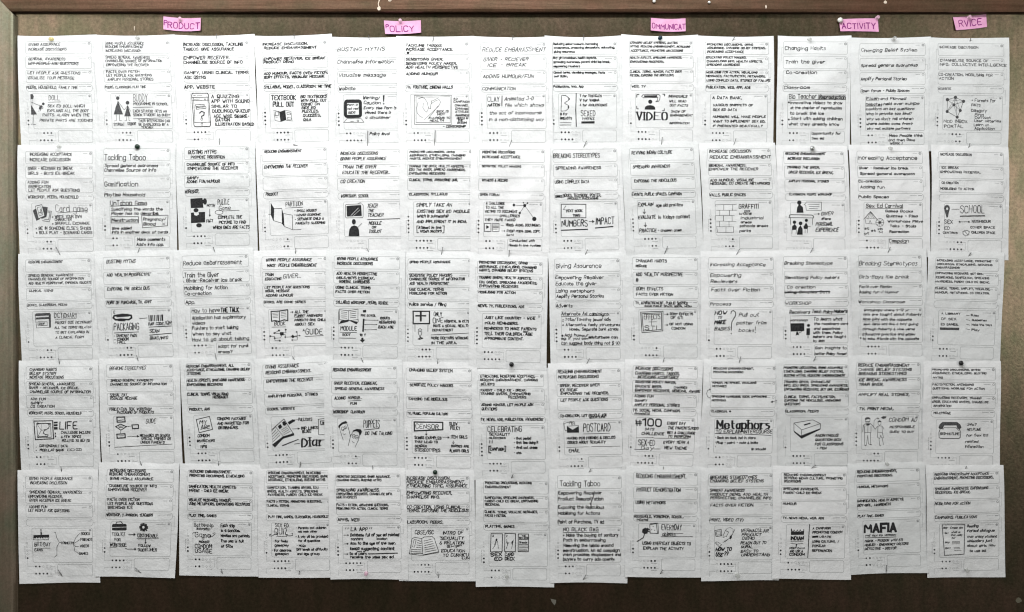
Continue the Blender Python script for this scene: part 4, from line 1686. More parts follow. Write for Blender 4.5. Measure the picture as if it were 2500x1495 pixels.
1892 744 1992 h20 PROMOTE
1855 786 2012 h36 w1.8 CONDOM
1855 830 2012 h38 w1.8 USAGE
2102 586 2232 h28 Each ship
2105 634 2278 h26 is a condom.
2102 684 2370 h26 Missiles are periods.
2100 736 2308 h26 The sea is full
2102 784 2208 h26 of STDs
# 4 5 1.9 k 24 | 1 5L 4L | white sheet with SEX ED QUIZ over a curled scroll underline
162 108 740 h26 REDUCING EMBARRASSMENT, INCREASING
165 146 820 h26 ACCEPTANCE, PROMOTING DISCUSSIONS, GIVING
165 184 788 h26 ASSURANCE, ETHICALISING, BUSTING MYTHS
158 268 718 GAMIFICATION, TRAINING GIVERS, EDU
158 308 712 GIVERS, HEALTH ASPECTS, SPREADING
162 344 762 AWARENESS, PARENT CHILD ICE-BREAK
152 418 755 FACTS > FICTION, ANSWERING QUESTIONS,
152 462 395 CLINICAL TERMS
168 588 820 h26 PLAY TIME, GAMES, CLASSROOM, HOUSEHOLD
245 682 390 h38 w1.5 SEX ED
238 748 378 h74 w1.5 QUIZ
L7 195,780 180,785 182,800 205,800 240,780 262,785
L7 362,790 400,800 432,795 438,775 425,770
L5 250,808 372,804
212 856 378 h26 - For family
238 902 388 h26 gameplay
205 958 415 h26 - For classroom
242 996 390 h26 gameplay
472 708 800 h26 - Parents and children
498 748 702 h24 ask each other
465 806 820 h26 - A way will be provided
498 852 732 h26 for all questions
475 908 575 h24 - MCQs
478 948 815 h26 Diff levels of difficulty
485 996 725 h26 and age group
# 5 5 2.0 k 28 | 3 5L 3L | bottom row sheet overlapping its neighbours, reading LA APP with three arrows
918 148 1505 h24 PROMOTING DISCUSSIONS, GIVING ASSURANCE,
920 184 1408 h24 CHANGING HABITS, BUSTING MYTHS
918 295 1385 h30 w2.2 SPREADING AWARENESS.
918 336 1528 h24 EMPOWERING RECEIVERS, CHANNELISE INFO,
918 372 1138 h24 HEALTH ASPECTS
918 456 1485 h24 FACTS > FICTION, ANSWERING QUESTIONS,
918 494 1480 h24 MOBILISING FOR ACTION, CLINICAL TERMS
932 616 1165 h32 w1.8 APPS, WEB
L7 1020,708 1016,722
L7 1045,708 1040,722
1075 725 1258 h38 w1.8 LA APP
L7 1285,702 1280,718
L7 1305,702 1300,718
L6 995,790 1040,790
F 1036,778 1054,790 1036,802
1070 788 1598 h30 Database full of sex ed related
1075 832 1208 h26 content
1358 830 1470 h22 location
L6 998,888 1036,886
F 1030,876 1050,886 1030,898
1068 878 1562 h30 Acc. to the age of the user,
1065 938 1548 h30 keeps suggesting content
L6 995,1000 1032,1000
F 1028,988 1046,1000 1028,1012
1060 996 1242 h26 So all users
L12 1265,998 1582,990
1142 968 1232 h18 many of
1065 1032 1545 h28 receive the same sex ed.
# 6 5 1.7 k 32 | 0 3R 5L | white sheet under the dark pin with large open book drawing, CBSE/ISC
1688 168 2165 INCREASE DISCUSSION,
1688 208 2328 REDUCE EMBARRASSMENT,
1688 250 2348 ETHICALISING TOPIC, ASSURANCE
1688 328 2182 EMPOWERING RECEIVER,
1690 370 2045 CHANNELISE INFO,
1690 482 2285 CO-CREATION, USING CLINICAL
1690 520 2362 TERMS, EXPOSING THE RIDICULOUS
1665 646 2085 h34 CLASSROOM, PEERS,
1775 762 1978 h44 w1.5 CBSE/ISC
L6 1745,830 1775,818 1850,830 1862,1000 1842,992 1712,1000 1745,830
L6 1850,830 1880,812 1965,810 1988,830 2038,975 1875,1008 1862,1012
L6 1712,1000 1862,1016 2036,985
L4 1768,835 1790,840 1770,925 1748,920 1768,835
L5 1805,850 1845,862
L5 1800,875 1845,885
L5 1796,900 1845,908
L5 1790,925 1846,932
L5 1735,948 1848,955
L5 1730,972 1850,978
L5 1878,858 1955,838
L5 1878,882 1970,860
L5 1880,908 1978,885
L5 1882,932 1988,908
L5 1882,955 1998,932
L5 1884,980 2010,955
2085 764 2305 h38 INTRO OF
2045 824 2308 h34 "SEXUALITY
2048 876 2312 h34 & RELATION
2128 916 2285 h26 SHIP"
2068 964 2320 h32 EDUCATION
2085 1012 2360 h34 TO CURRICU
2278 1048 2368 h24 -LUM
# 7 5 2.0 k 24 | 2 3L 1L | lowest hanging white sheet with three card drawings reading SEX ED CARD DECK
152 212 642 PROMOTING DISCUSSIONS, REDUCING
152 254 422 EMBARRASSMENT
148 368 672 GAMIFICATION, SPREADING AWARENESS,
148 404 712 PARENT-CHILD ICE-BREAK, EMPOWERING
152 438 302 RECEIVERS.
148 518 708 CLINICAL TERMS, VISUALISE MESSAGES,
150 556 368 FACTS > FICTION.
155 670 460 h28 PLAYTIME, GAMES
L8 213,750 335,752 330,942 207,942 213,750
L8 360,748 473,750 470,942 357,940 360,748
L8 502,752 612,754 608,942 500,940 502,752
228 774 240 h18 3
374 774 386 h18 2
L5 230,912 258,868 262,830
L5 258,850 250,868
L5 290,908 284,845 272,808 262,830 268,850
F 262,810 272,800 282,815 276,832 264,830
L5 375,908 390,862 378,812
L5 390,862 402,842
L5 432,908 440,862 452,815
L5 440,862 425,840
F 432,835 442,820 450,840 440,858
F 374,838 382,822 388,845 382,858
540 774 580 h18 THE
512 796 610 h18 w2 SEX DECK
515 842 595 h20 w2.3 Brands
L6 510,812 608,812
L6 510,862 606,862
L5 512,880 604,880
L5 512,898 604,898
L5 512,914 590,914
L5 512,930 600,930
210 970 325 h36 w2.2 SEX
250 1016 330 h38 w2.2 ED
362 970 455 h32 w2 CARD
362 1016 462 h34 w2 DECK
# 8 5 1.7 k 40 | 3 3L 2L | white sheet headed Tackling Taboo with NO BLACK BAG underlined
945 215 1368 h60 w1.6 Tackling Taboo
928 312 1385 h38 Empowering Receiver
926 376 1402 h38 Product Demonstration
926 464 1408 h38 Exposing the Ridiculous
926 528 1365 h36 Mobilising for Actions
922 622 1408 h36 Point of Purchase, TV ad
L8 1305,330 1268,430
F 1255,425 1285,432 1264,442
980 702 1350 h40 w1.7 NO BLACK BAG
L7 980,738 1355,732
975 762 1560 h34 * Make the buying of sanitary
982 815 1425 h32 Pads in embarrassing
985 872 1508 h32 Removing the taboo around
980 926 1575 h32 menstruation. An ad campaign
975 970 1588 h30 which promotes shopkeepers and
978 1018 1525 h32 buyers to carry ads openly.
# 9 5 1.7 k 34 | 2 2R 4R | white sheet with plug and wall socket drawing, titled EVERYDAY objects
1750 138 2280 h46 w1.8 REDUCING EMBARRASSMENT.
1755 280 2218 h42 PRODUCT DEMONSTRATION
1745 415 2058 USING METAPHORS
1730 566 2250 h26 HOUSEHOLD, WORKSHOP, SCHOOL,
1758 598 1875 h22 PEERS
L7 1895,652 1965,642 1978,745 1900,742 1895,652
L7 1900,640 1982,636 1988,745 1968,748
L6 1965,642 1982,636
D 1932,672 5
D 1916,706 5
D 1948,712 5
F 1818,700 1850,682 1880,705 1872,745 1838,752 1812,732
L13 1870,690 1888,705
L13 1872,718 1890,728
L9 1840,750 1828,790 1762,832
2022 680 2235 h64 w1.6 EVERYDAY
2030 752 2165 h38 objects
L5 2100,752 2250,746
L6 2015,780 2355,782
1820 852 2330 h30 USING EVERYDAY OBJECTS TO
1828 906 2255 h28 EXPLAIN THE ACTIVITY
# 10 5 1.7 k 36 | 2 4R 4R | white sheet with pencil sketch of a packet and hand, titled HOW TO USE
160 172 718 h36 w1.9 BREAKING STEREOTYPES
160 215 802 h34 w1.7 CHANGING BELIEF SYSTEMS
158 330 570 h28 SPREAD AWARENESS
158 376 850 h30 PRODUCT DEMO, ADD HEALTH
160 420 890 h30 PERSPECTIVE, CHANNELISE INFO
162 505 680 h34 w1.7 FACTS OVER FICTION.
152 684 555 h36 w1.6 PRINT, VIDEO (TV)
L7 218,812 295,800 302,875 232,885 218,812
L4 235,825 282,818 288,862 242,868 235,825
L5 320,870 345,815 385,830 360,885 318,895 320,870
L4 345,815 370,785 410,778 440,800 435,850 400,905 330,945
L5 460,800 420,880 345,950 310,955
F 400,885 425,862 425,895 410,920 398,915
L4 218,965 245,948 302,985 270,1012 218,965
L4 235,965 270,995
230 1038 415 h44 w2.7 HOW TO
230 1105 310 h44 w2.7 USE
330 1095 378 h42 w2 ??
530 816 862 h36 w1.6 VERNACULAR
542 862 775 h36 w1.6 PRODUCT
548 905 692 h34 w1.6 DEMO
530 962 835 h34 w1.6 REACH OUT TO
535 1008 670 h32 w1.6 RURAL
532 1062 738 h34 w1.6 EASY TO
540 1106 880 h34 w1.6 UNDERSTAND
# 11 5 2.0 k 26 | 2 1L 4L | white sheet with small crown emblem column beside a heavy vertical line
1050 142 1555 REDUCING EMBARRASSMENT
1050 180 1755 REVIVING INDIAN CULTURE, PROMOTING
1050 216 1248 DISCUSSIONS
1040 308 1462 SPREADING AWARENESS,
1040 354 1495 PARENT-CHILD ICE-BREAK
1035 486 1190 HUMOUR
1032 656 1525 TV, NEWS MEDIA, WEB, ADS
L9 1133,788 1135,860
L9 1283,795 1280,855
L7 1135,788 1145,820 1160,822 1166,800 1178,822 1195,822 1205,800 1215,822 1232,820 1240,798 1252,820 1280,815
F 1133,825 1282,820 1282,858 1133,862
1130 900 1278 h44 w2.4 INDIAN
L7 1130,938 1280,936
L6 1130,965 1200,972 1275,965
F 1190,970 1204,970 1200,1015 1188,1015
1118 1022 1292 h20 w2.4 KEEP CALM
1120 1060 1275 h26 w2.2 AND USE A
1118 1098 1295 h32 w2.2 CONDOM
L10 1352,735 1345,900 1338,1138
1392 782 1608 h26 A CAMPAIGN
1392 832 1752 h26 PROMOTING CONDOM
F 1388,875 1462,872 1462,896 1388,898
1478 886 1618 h24 USAGE
1392 944 1672 h26 USING CULTURAL
L5 1700,965 1715,930
1392 998 1548 h26 POPULAR
1390 1056 1630 h28 w2.4 REFERENCES
# 12 5 2.0 k 26 | 1 2L 2L | white sheet with heavy black MAFIA lettering
148 100 628 h30 w2.3 REDUCING EMBARRASSMENT,
148 150 575 h28 w2.2 PROMOTING DISCUSSIONS,
152 278 515 h28 HUMOUR, METAPHORS
148 445 715 h28 GAMIFICATION, HEALTH ASPECTS,
150 500 558 h28 BOY-GIRL, AWARENESS
158 634 468 h26 PLAY TIME, GAMES
240 782 615 h100 w5.4 MAFIA
245 868 615 h20 w1.6 THE SEX ED VERSION
L7 250,900 620,890
245 932 700 w1.8 MAFIA - PERSON WITH STI
245 980 770 w1.8 HEALER - EMERGENCY DOCTORS
245 1030 622 w1.8 DETECTIVE - DOCTOR
# 13 5 1.8 g 28 | 2 3L 2L | white sheet at the bottom right corner with framed page of dialogue sketch
1082 130 1735 REDUCING UNNECESSARY ACCEPTANCE
1078 176 1790 EMBARRASSMENT, PROMOTING DISCUSSIONS,
1082 302 1720 SPREADING AWARENESS, EMPOWERING
1085 348 1505 RECEIVERS, ICE-BREAK,
1080 482 1498 MOBILISING FOR ACTION
1085 650 1585 CAMPAIGNS, PUBLICATIONS
L9 1172,742 1446,740 1440,1098 1205,1112 1172,742
1188 776 1235 h24 Boy
1270 776 1420 h24 Come on
1285 830 1390 h22 what is
1280 866 1415 h22 that really
1288 900 1330 h20 for
1205 842 1245 h18 Girl
1210 952 1260 h20 Boy
L5 1295,945 1388,945
L5 1295,958 1388,958
L5 1298,972 1388,972
1210 1025 1270 h20 Girl
L5 1315,1015 1388,1015
L5 1318,1032 1388,1030
L5 1318,1052 1405,1048
1475 756 1608 h30 Reading
1475 812 1805 h30 Formal dialogue
1478 884 1835 h28 that crazy student
1478 936 1775 h28 misleaders just
1478 992 1815 h28 about girls. How
1505 1056 1705 h28 to use ed.
'''
# ------------------------------------------------------------------ stroke alphabet (x digit, y digit; baseline 2, x-height 6, capitals 8)
G = {
'A':'022842 1434','B':'02083847463505 3544433202','C':'4738180703123243','D':'02082846442202','E':'48080242 0535','F':'480802 0535',
'G':'47381807031232434525','H':'0802 4842 0545','I':'0802','J':'3833221203','K':'0802 480542','L':'080242','M':'0208345852','N':'02084248',
'O':'180703123243473818','P':'02083847463505','Q':'180703123243473818 2441','R':'02083847463505 2542','S':'4738180706354443321203','T':'0848 2822',
'U':'080312324348','V':'082248','W':'0822364268','X':'0842 4802','Y':'082548 2522','Z':'08480242',
'a':'361605031233 3632','b':'0802 0516364543321203','c':'4536160503123243','d':'4842 4536160503123243','e':'04444536160503123243','f':'38281712 0636',
'g':'4641301001 4536160503123243','h':'0802 0516364542','i':'0602 0807','j':'16110001 1817','k':'0802 360432','l':'0802','m':'0602 05162522 25364542',
'n':'0602 0516364542','o':'160503123243453616','p':'0600 0516364543321203','q':'4640 4536160503123243','r':'0602 04162636','s':'36160534332202',
't':'18132232 0636','u':'0603123243 4642','v':'062246','w':'0612243246','x':'0642 4602','y':'0623 4610','z':'06460242',
'0':'180703123243473818','1':'072822','2':'07183847460242','3':'0848254443321203','4':'32380444','5':'4808053544433202',
'6':'38160503123243443505','7':'084812','8':'180706354443321203044547 3818','9':'4535150607183847432212',
'.':'0203','!':'0804 0302','?':'07183847462524 2322','/':'0148','-':'1535','+':'1535 2624',',':'1301','(':'28161422',')':'08262402',
'&':'42172827160403123244','"':'0807 1817',"'":'0807',':':'0302 0605','>':'073502','#':'1208 3238 0646 0444','*':'1434 1533 1335','$':'4738180706354443321203 2821'}
GL = {}
for ch, s in G.items():
    GL[ch] = [np.array([(int(t[i]), int(t[i + 1])) for i in range(0, len(t), 2)], float) for t in s.split()]
GW = {ch: max(p[:, 0].max() for p in v) for ch, v in GL.items()}

def chaikin(p, n=1):
    for _ in range(n):
        if len(p) < 3: return p
        q = 0.78 * p[:-1] + 0.22 * p[1:]; r = 0.22 * p[:-1] + 0.78 * p[1:]
        m = np.empty((2 * len(q), 2)); m[0::2] = q; m[1::2] = r
        p = np.vstack([p[:1], m[1:-1], p[-1:]])
    return p

class Ink:                       # collects flat shapes in board millimetres, to be laid on a sheet
    def __init__(s, h0=0.25):
        s.v = []; s.h = []; s.f = []; s.m = []; s.n = 0; s.h0 = h0; s.k = 0
    def add(s, pts, faces, mat=0):
        s.k += 1
        hh = s.h0 + (s.k % 60) * 0.0025
        s.v.append(np.asarray(pts, float)); s.h.append(np.full(len(pts), hh))
        for f in faces: s.f.append(tuple(i + s.n for i in f))
        s.m += [mat] * len(faces); s.n += len(pts)
    def ribbon(s, p, w, mat=0, taper=True):
        p = np.asarray(p, float)
        if len(p) > 2:
            dd = p[1:] - p[:-1]; LL = np.maximum(np.hypot(dd[:, 0], dd[:, 1]), 1e-6)
            cs = (dd[1:] * dd[:-1]).sum(1) / (LL[1:] * LL[:-1])
            cut = [i + 1 for i in range(len(cs)) if cs[i] < 0.35]
            if cut:
                a = 0
                for b in cut + [len(p) - 1]:
                    if b > a: s.ribbon(p[a:b + 1], w, mat)
                    a = b
                return
        closed = len(p) > 3 and np.abs(p[0] - p[-1]).max() < 1e-6
        # break long runs so that they follow the paper
        q = [p[0]]
        for a, b in zip(p[:-1], p[1:]):
            L = math.hypot(*(b - a))
            if L < 1e-4: continue
            k = max(1, int(L / 8.0))
            for i in range(1, k + 1): q.append(a + (b - a) * i / k)
        if len(q) < 2: return
        p = np.array(q); n = len(p)
        d = p[1:] - p[:-1]; d /= np.maximum(np.hypot(d[:, 0], d[:, 1]), 1e-6)[:, None]
        if not closed:
            p[0] -= d[0] * w * 0.38; p[-1] += d[-1] * w * 0.38
            t0 = np.vstack([d[:1], d]); t1 = np.vstack([d, d[-1:]])
        else:
            t0 = np.vstack([d[-1:], d]); t1 = np.vstack([d, d[:1]])
        t = t0 + t1; L = np.hypot(t[:, 0], t[:, 1]); bad = L < 0.25
        t[bad] = t1[bad]; L = np.maximum(np.hypot(t[:, 0], t[:, 1]), 1e-6); t /= L[:, None]
        c = np.clip((t * t1).sum(1), 0.6, 1.0)
        nrm = np.stack([-t[:, 1], t[:, 0]], 1) * (w * 0.5 / c)[:, None]
        pts = np.empty((2 * n, 2)); pts[0::2] = p + nrm; pts[1::2] = p - nrm
        s.add(pts, [(2 * i, 2 * i + 1, 2 * i + 3, 2 * i + 2) for i in range(n - 1)], mat)
    def fill(s, p, mat=0, cell=7.0):
        p = [Vector((float(a), float(b), 0)) for a, b in p]
        tris = tessellate_polygon([p])
        v = [(q.x, q.y) for q in p]; out = []; cache = {}
        st = [tuple(t) for t in tris]
        while st:
            a, b, c = st.pop()
            e = [(a, b, c), (b, c, a), (c, a, b)]
            ls = [math.hypot(v[i][0] - v[j][0], v[i][1] - v[j][1]) for i, j, _ in e]
            k = ls.index(max(ls))
            if ls[k] <= cell: out.append((a, b, c)); continue
            i, j, o = e[k]; key = (min(i, j), max(i, j))
            if key not in cache:
                cache[key] = len(v); v.append(((v[i][0] + v[j][0]) / 2, (v[i][1] + v[j][1]) / 2))
            m = cache[key]; st += [(i, m, o), (m, j, o)]
        s.add(v, out, mat)
    def ring(s, cx, cy, rx, ry, w, mat=0, n=14):
        s.ribbon([(cx + rx * math.cos(2 * math.pi * i / n), cy + ry * math.sin(2 * math.pi * i / n)) for i in range(n)] + [(cx + rx, cy)], w, mat)
    def disc(s, cx, cy, rx, ry, mat=0, n=12):
        s.fill([(cx + rx * math.cos(2 * math.pi * i / n), cy + ry * math.sin(2 * math.pi * i / n)) for i in range(n)], mat)
    def text(s, txt, x0, x1, ym, h, w, slope=0.0, slant=0.0, serif=False, rnd=R, jit=1.0):
        adv = []; x = 0.0
        for ch in txt:
            if ch == ' ': adv.append(x); x += 4.0; continue
            adv.append(x)
            x += GW.get(ch, 3) * (1 if ch not in 'IilM' or ch == 'M' else 1) + (1.75 if not serif else 2.1)
        tot = max(x - 1.7, 1.0)
        sx = (x1 - x0) / tot; sy = h / 6.0 * (1 + rnd.uniform(-0.08, 0.08) * jit)
        if tot < 4: sx = min(sx, sy * 1.2)
        xm = (x0 + x1) / 2
        wob = rnd.uniform(0, 6.28)
        for ch, ax in zip(txt, adv):
            if ch not in GL: continue
            js = 1 + rnd.uniform(-0.09, 0.09) * jit; jy = (rnd.uniform(-0.06, 0.06) * jit + 0.05 * math.sin(wob + ax * 0.22) * jit) * h
            jr = rnd.uniform(-0.12, 0.12) * jit; w_ = w * rnd.uniform(0.85, 1.15)
            ca, sa = math.cos(jr), math.sin(jr)
            for pl in GL[ch]:
                p = pl.copy()
                p += np.array([[rnd.uniform(-0.2, 0.2), rnd.uniform(-0.2, 0.2)] for _ in range(len(p))]) * jit
                yy = (p[:, 1] - 2) * sy * js; xx = p[:, 0] * sx
                gx = xx + slant * yy; cxg = 2 * sx
                X = x0 + ax * sx + cxg + (gx - cxg) * ca - (yy - h / 2) * sa * 0.6
                Y = ym + h / 2 - ((gx - cxg) * sa * 0.6 + yy) + jy + (X - xm) * slope
                q = np.stack([X, Y], 1)
                if serif:
                    sp = chaikin(q, 2) if len(q) > 3 and ch not in 'MVWNEFLTZAKX' else q
                    for a, b in zip(sp[:-1], sp[1:]):
                        d = b - a; L = math.hypot(*d)
                        if L < 1e-3: continue
                        vert = abs(d[1]) / L
                        s.ribbon([a, b], w * (0.34 + 0.66 * vert))
                    for e, (gx_, gy_) in ((0, pl[0]), (-1, pl[-1])):
                        if gy_ in (2, 8, 6, 0) and ch not in 'eaoscOCDtS0':
                            s.ribbon([q[e] - (w * 0.95, 0), q[e] + (w * 0.95, 0)], w * 0.3)
                else:
                    if h > 7.5 and len(q) > 3: q = chaikin(q, 1)
                    s.ribbon(q, w_ * rnd.uniform(0.9, 1.1))
    def build(s, name, sh, mats, parent):
        if not s.n: return None
        p = np.vstack(s.v); h = np.concatenate(s.h)
        X, Y, D = sh.surf_px(p[:, 0], p[:, 1])
        V = np.stack([(X - 1250) / 1000, -(D + h) / 1000, ZC + (747.5 - Y) / 1000], 1) - np.array(parent.location)
        return tag(link_mesh(name, V.tolist(), s.f, mats, parent, s.m), kind='stuff')

# ------------------------------------------------------------------ the sheets
def parse(text):
    out = []
    for ln in text.strip('\n').split('\n'):
        if ln.startswith('# ') and ' | ' in ln:
            a, dots, lab = [t.strip() for t in ln[2:].split(' | ')]
            c, r, w, tone, h = a.split()
            out.append(dict(c=int(c), r=int(r), w=float(w), tone=tone, h=float(h), dots=dots.split(), label=lab, lines=[]))
        elif ln.strip():
            out[-1]['lines'].append(ln)
    return out

DY = {1: 60, 2: 345, 3: 610, 4: 870, 5: 1130}
def zone(c, r):
    if c <= 3: return 0, DY[r], 3.878
    if c <= 6: return 620, DY[r], 4.513
    if c <= 9: return 1150, DY[r], 4.354
    if c <= 11: return 1700, DY[r], {1: 4.7875, 2: 5.03, 3: 5.1175, 4: 5.1175, 5: 4.9475}[r]
    return 2060, DY[r], {1: 4.786, 2: 5.03, 3: 5.118, 4: 5.118, 5: 4.948}[r]

# corners of the printed form on each sheet: top box left end, top box right end, note box lower right
POS = {
1: [(64.5,102.5,224,102,228,349),(252.7,101.3,415.7,101.3,422.9,348.8),(448.7,101.3,608.6,100.7,612.4,346.7),(641,103.2,798.4,99.9,803.9,345.8),(822.7,106.5,978.8,105.4,981,349),(986.7,104.3,1144,104.3,1146.3,349.2),(1173,105.9,1332.6,104.8,1332.6,348.2),(1348.7,103.6,1505.5,103.6,1504.8,347.1),(1535.9,100.9,1690.9,101.8,1690.9,347.1),(1720.3,103.9,1875.5,103.9,1871.3,349.3),(1911,102.8,2067.6,103.9,2060.3,350.3),(2096.6,108,2256.4,106.4,2255.4,353.6),(2287.7,107,2448.6,109.1,2442.4,353.6)],
2: [(64.5,370.8,228.2,370.8,229,613.7),(256,364.3,417.2,363.6,415.2,605),(452,361,609,359.2,609,599),(641,366,798.4,361,802.8,604.7),(823.4,367.2,982,366,984,611),(995.6,366,1153.6,366,1151.8,612),(1170.7,366.1,1330.3,367.3,1322.3,613.7),(1348.7,366.8,1504.9,364.5,1511,610.3),(1535.9,363.8,1692,361.5,1699.4,605.7),(1725.8,364.9,1879.9,363.9,1885.9,607.4),(1911,370.8,2057.9,371.8,2062.8,612.4),(2089.4,369.9,2248.9,370.4,2251.8,611.4),(2288.6,370.8,2446.7,373.8,2444.7,617.4)],
3: [(64.5,634.5,223.8,632,227.4,876.9),(254,629.3,415.2,625.5,424.2,870.4),(446.1,625.5,607.3,621.6,615,864),(641,627.7,799.5,626.6,801.7,872.6),(817.2,625,977.2,627.7,970.1,874.8),(996.7,632.2,1151.8,632.2,1146.3,877),(1165.6,638,1324.6,641,1318.8,885.6),(1353.3,632.5,1512.4,632.5,1514.5,877.6),(1543.2,628.8,1701.7,629.5,1702.4,874.1),(1728.9,628.6,1886.6,628.6,1883.3,875.4),(1911,626.6,2066.4,626.6,2069.3,870.9),(2093.2,623.7,2247.2,623.7,2250.5,869.9),(2281.8,629.5,2436.1,632.5,2423.4,877.7)],
4: [(65.8,895.3,228.2,895.8,230.3,1139.5),(261.7,890.6,422.9,889.3,426.8,1130.4),(455.1,888,613.7,885.5,621.5,1127.9),(642.8,891,800.6,883.3,810.6,1128),(809.5,893.9,969,893.9,970.1,1137),(991.8,897.7,1151.8,901,1149.6,1143.7),(1169.5,913.6,1327.3,913.6,1331.4,1154.8),(1357.9,902.2,1514.7,899.9,1519.3,1142.2),(1545,891.8,1702.4,895.3,1690.9,1138.7),(1734.8,893.4,1893.5,894.4,1881.7,1140.6),(1912,890.5,2068.3,890.5,2069.3,1136.7),(2089.3,884.7,2244.6,884.7,2239.8,1130.8),(2271,896.4,2427.3,897.4,2422.4,1141.6)],
5: [(64.5,1161.5,226.9,1161.5,228.2,1405.9),(264.3,1145,426.8,1146,413.9,1391.7),(461,1146.8,618.9,1149.3,613.7,1389.9),(651,1148.8,808.3,1148.8,805,1392.6),(820.5,1156.6,977.2,1156.6,980,1397),(990,1162.1,1146.3,1162.1,1145.1,1401.4),(1180.5,1174.8,1338.3,1175.9,1334.9,1415.9),(1360.6,1161,1516.8,1161,1514,1405.6),(1546.2,1151.8,1702.4,1154.1,1696.2,1393),(1728.9,1156.3,1886,1156.3,1883.9,1399.8),(1905.2,1153.2,2064.8,1154.3,2058.8,1396.8),(2086.3,1147.2,2241.9,1142.1,2246.9,1380.6),(2275.2,1152.2,2435.9,1149.2,2435.9,1390.7)]}
UPPER_OVER = {(4, 4), (7, 3), (7, 4), (9, 2)}                  # (column, row): lies over the sheet below it
LEFT_OVER = {(4, 1), (7, 1), (7, 2), (5, 3), (5, 4), (5, 5)}   # lies over the sheet to its right

class Sheet:
    W0, H0 = 188.0, 272.0
    def __init__(s, c, r):
        s.c, s.r = c, r
        x1, y1, x2, y2, x3, y3 = POS[r][c - 1]
        # template points (18,15), (176,15), (172,255)
        ex = np.array([x2 - x1, y2 - y1]) / 158.0
        p2 = np.array([x2, y2])
        ey = (np.array([x3, y3]) - p2 + 4 * ex) / 240.0
        s.ex, s.ey = ex, ey
        s.o = np.array([x1, y1]) - 18 * ex - 15 * ey
        s.inv = np.linalg.inv(np.stack([ex, ey], 1))
        rr = random.Random(c * 31 + r * 977)
        lo, hi = 2.0, 3.5
        s.dT = 2.6 if r == 1 else (lo if (c, r - 1) in UPPER_OVER else hi)
        s.dB = 2.8 if r == 5 else (hi if (c, r) in UPPER_OVER else lo)
        s.eL = 0.0 if c == 1 else (-0.6 if (c - 1, r) in LEFT_OVER else 0.6)
        s.eR = 0.0 if c == 13 else (0.6 if (c, r) in LEFT_OVER else -0.6)
        s.B = rr.uniform(-0.5, 5.5)
        s.sk = rr.uniform(-1.6, 1.6)
        s.nz = []
        for i in range(5):
            lam = rr.uniform(48, 150); a = rr.uniform(0, math.pi)
            s.nz.append((2 * math.pi / lam * math.cos(a), 2 * math.pi / lam * math.sin(a), rr.uniform(0, 6.28), lam / 150 * rr.uniform(0.6, 1.5)))
        s.curl = (rr.uniform(0.0, 1.6), rr.uniform(0.0, 1.6))
        s.wob = [(rr.uniform(0, 6.28), rr.uniform(0.3, 1.5)) for _ in range(4)]
        s.cl = (2.4 if s.eL > 0 else -0.3) * rr.uniform(0.2, 1.2); s.cr = (2.4 if s.eR > 0 else -0.3) * rr.uniform(0.2, 1.2)
        s.rr = rr
        s.hand = rr.uniform(0.7, 1.3)
    def surf(s, tx, ty):
        u = tx / s.W0; v = ty / s.H0
        uc = np.clip(u, 0, 1); vc = np.clip(v, 0, 1)
        S = np.sin(np.pi * np.clip(vc + 0.18 * np.sin(np.pi * vc), 0, 1))
        T = 1.7 * (1 - np.exp(-vc / 0.05)) * (1 - vc) ** 2
        cu = np.sin(np.pi * uc)
        d = s.dT + (s.dB - s.dT) * vc + s.eL * (1 - uc) ** 2 + s.eR * uc ** 2 + 2.6 * S + T
        d = d + s.B * S * cu + s.sk * S * np.sin(2 * np.pi * uc)
        d = d + S * (s.cl * np.exp(-uc / 0.09) + s.cr * np.exp(-(1 - uc) / 0.09))
        n = 0
        for kx, ky, ph, am in s.nz: n = n + am * np.sin(kx * tx + ky * ty + ph)
        d = d + n * np.sqrt(np.clip(cu, 0, 1) + 1e-9) * np.clip(S + 0.05, 0, 1) * 1.0
        # free corners of the outer sheets lift a little
        if s.r == 1: d = d + 1.5 * (2 * uc - 1) ** 4 * np.exp(-vc * 14)
        if s.r == 5: d = d + (s.curl[0] * (1 - uc) ** 3 + s.curl[1] * uc ** 3) * 2.4 * vc ** 10
        if s.c == 1: d = d + s.curl[0] * np.exp(-uc * 9) * S
        if s.c == 13: d = d + s.curl[1] * np.exp(-(1 - uc) * 9) * S
        # slightly uneven outline
        X = s.o[0] + s.ex[0] * tx + s.ey[0] * ty
        Y = s.o[1] + s.ex[1] * tx + s.ey[1] * ty
        X = X + s.wob[0][1] * np.sin(s.wob[0][0] + 5 * v) * np.abs(2 * uc - 1) ** 6
        Y = Y + s.wob[1][1] * np.sin(s.wob[1][0] + 4 * u) * np.abs(2 * vc - 1) ** 10
        if s.r == 1: Y = Y + 2.2 * np.sin(np.pi * uc) * np.exp(-vc * 25)
        return X, Y, d
    def surf_px(s, px, py):
        q = s.inv @ (np.stack([px, py]) - s.o[:, None])
        return s.surf(q[0], q[1])
    def T(s, tx, ty):
        return s.o + s.ex * tx + s.ey * ty

def rounded(x0, y0, x1, y1, r=4.0):
    p = []
    for cx, cy, a in ((x1 - r, y0 + r, -90), (x1 - r, y1 - r, 0), (x0 + r, y1 - r, 90), (x0 + r, y0 + r, 180)):
        for k in range(4):
            t = math.radians(a + 30 * k); p.append((cx + r * math.cos(t), cy + r * math.sin(t)))
    return p + [p[0]]

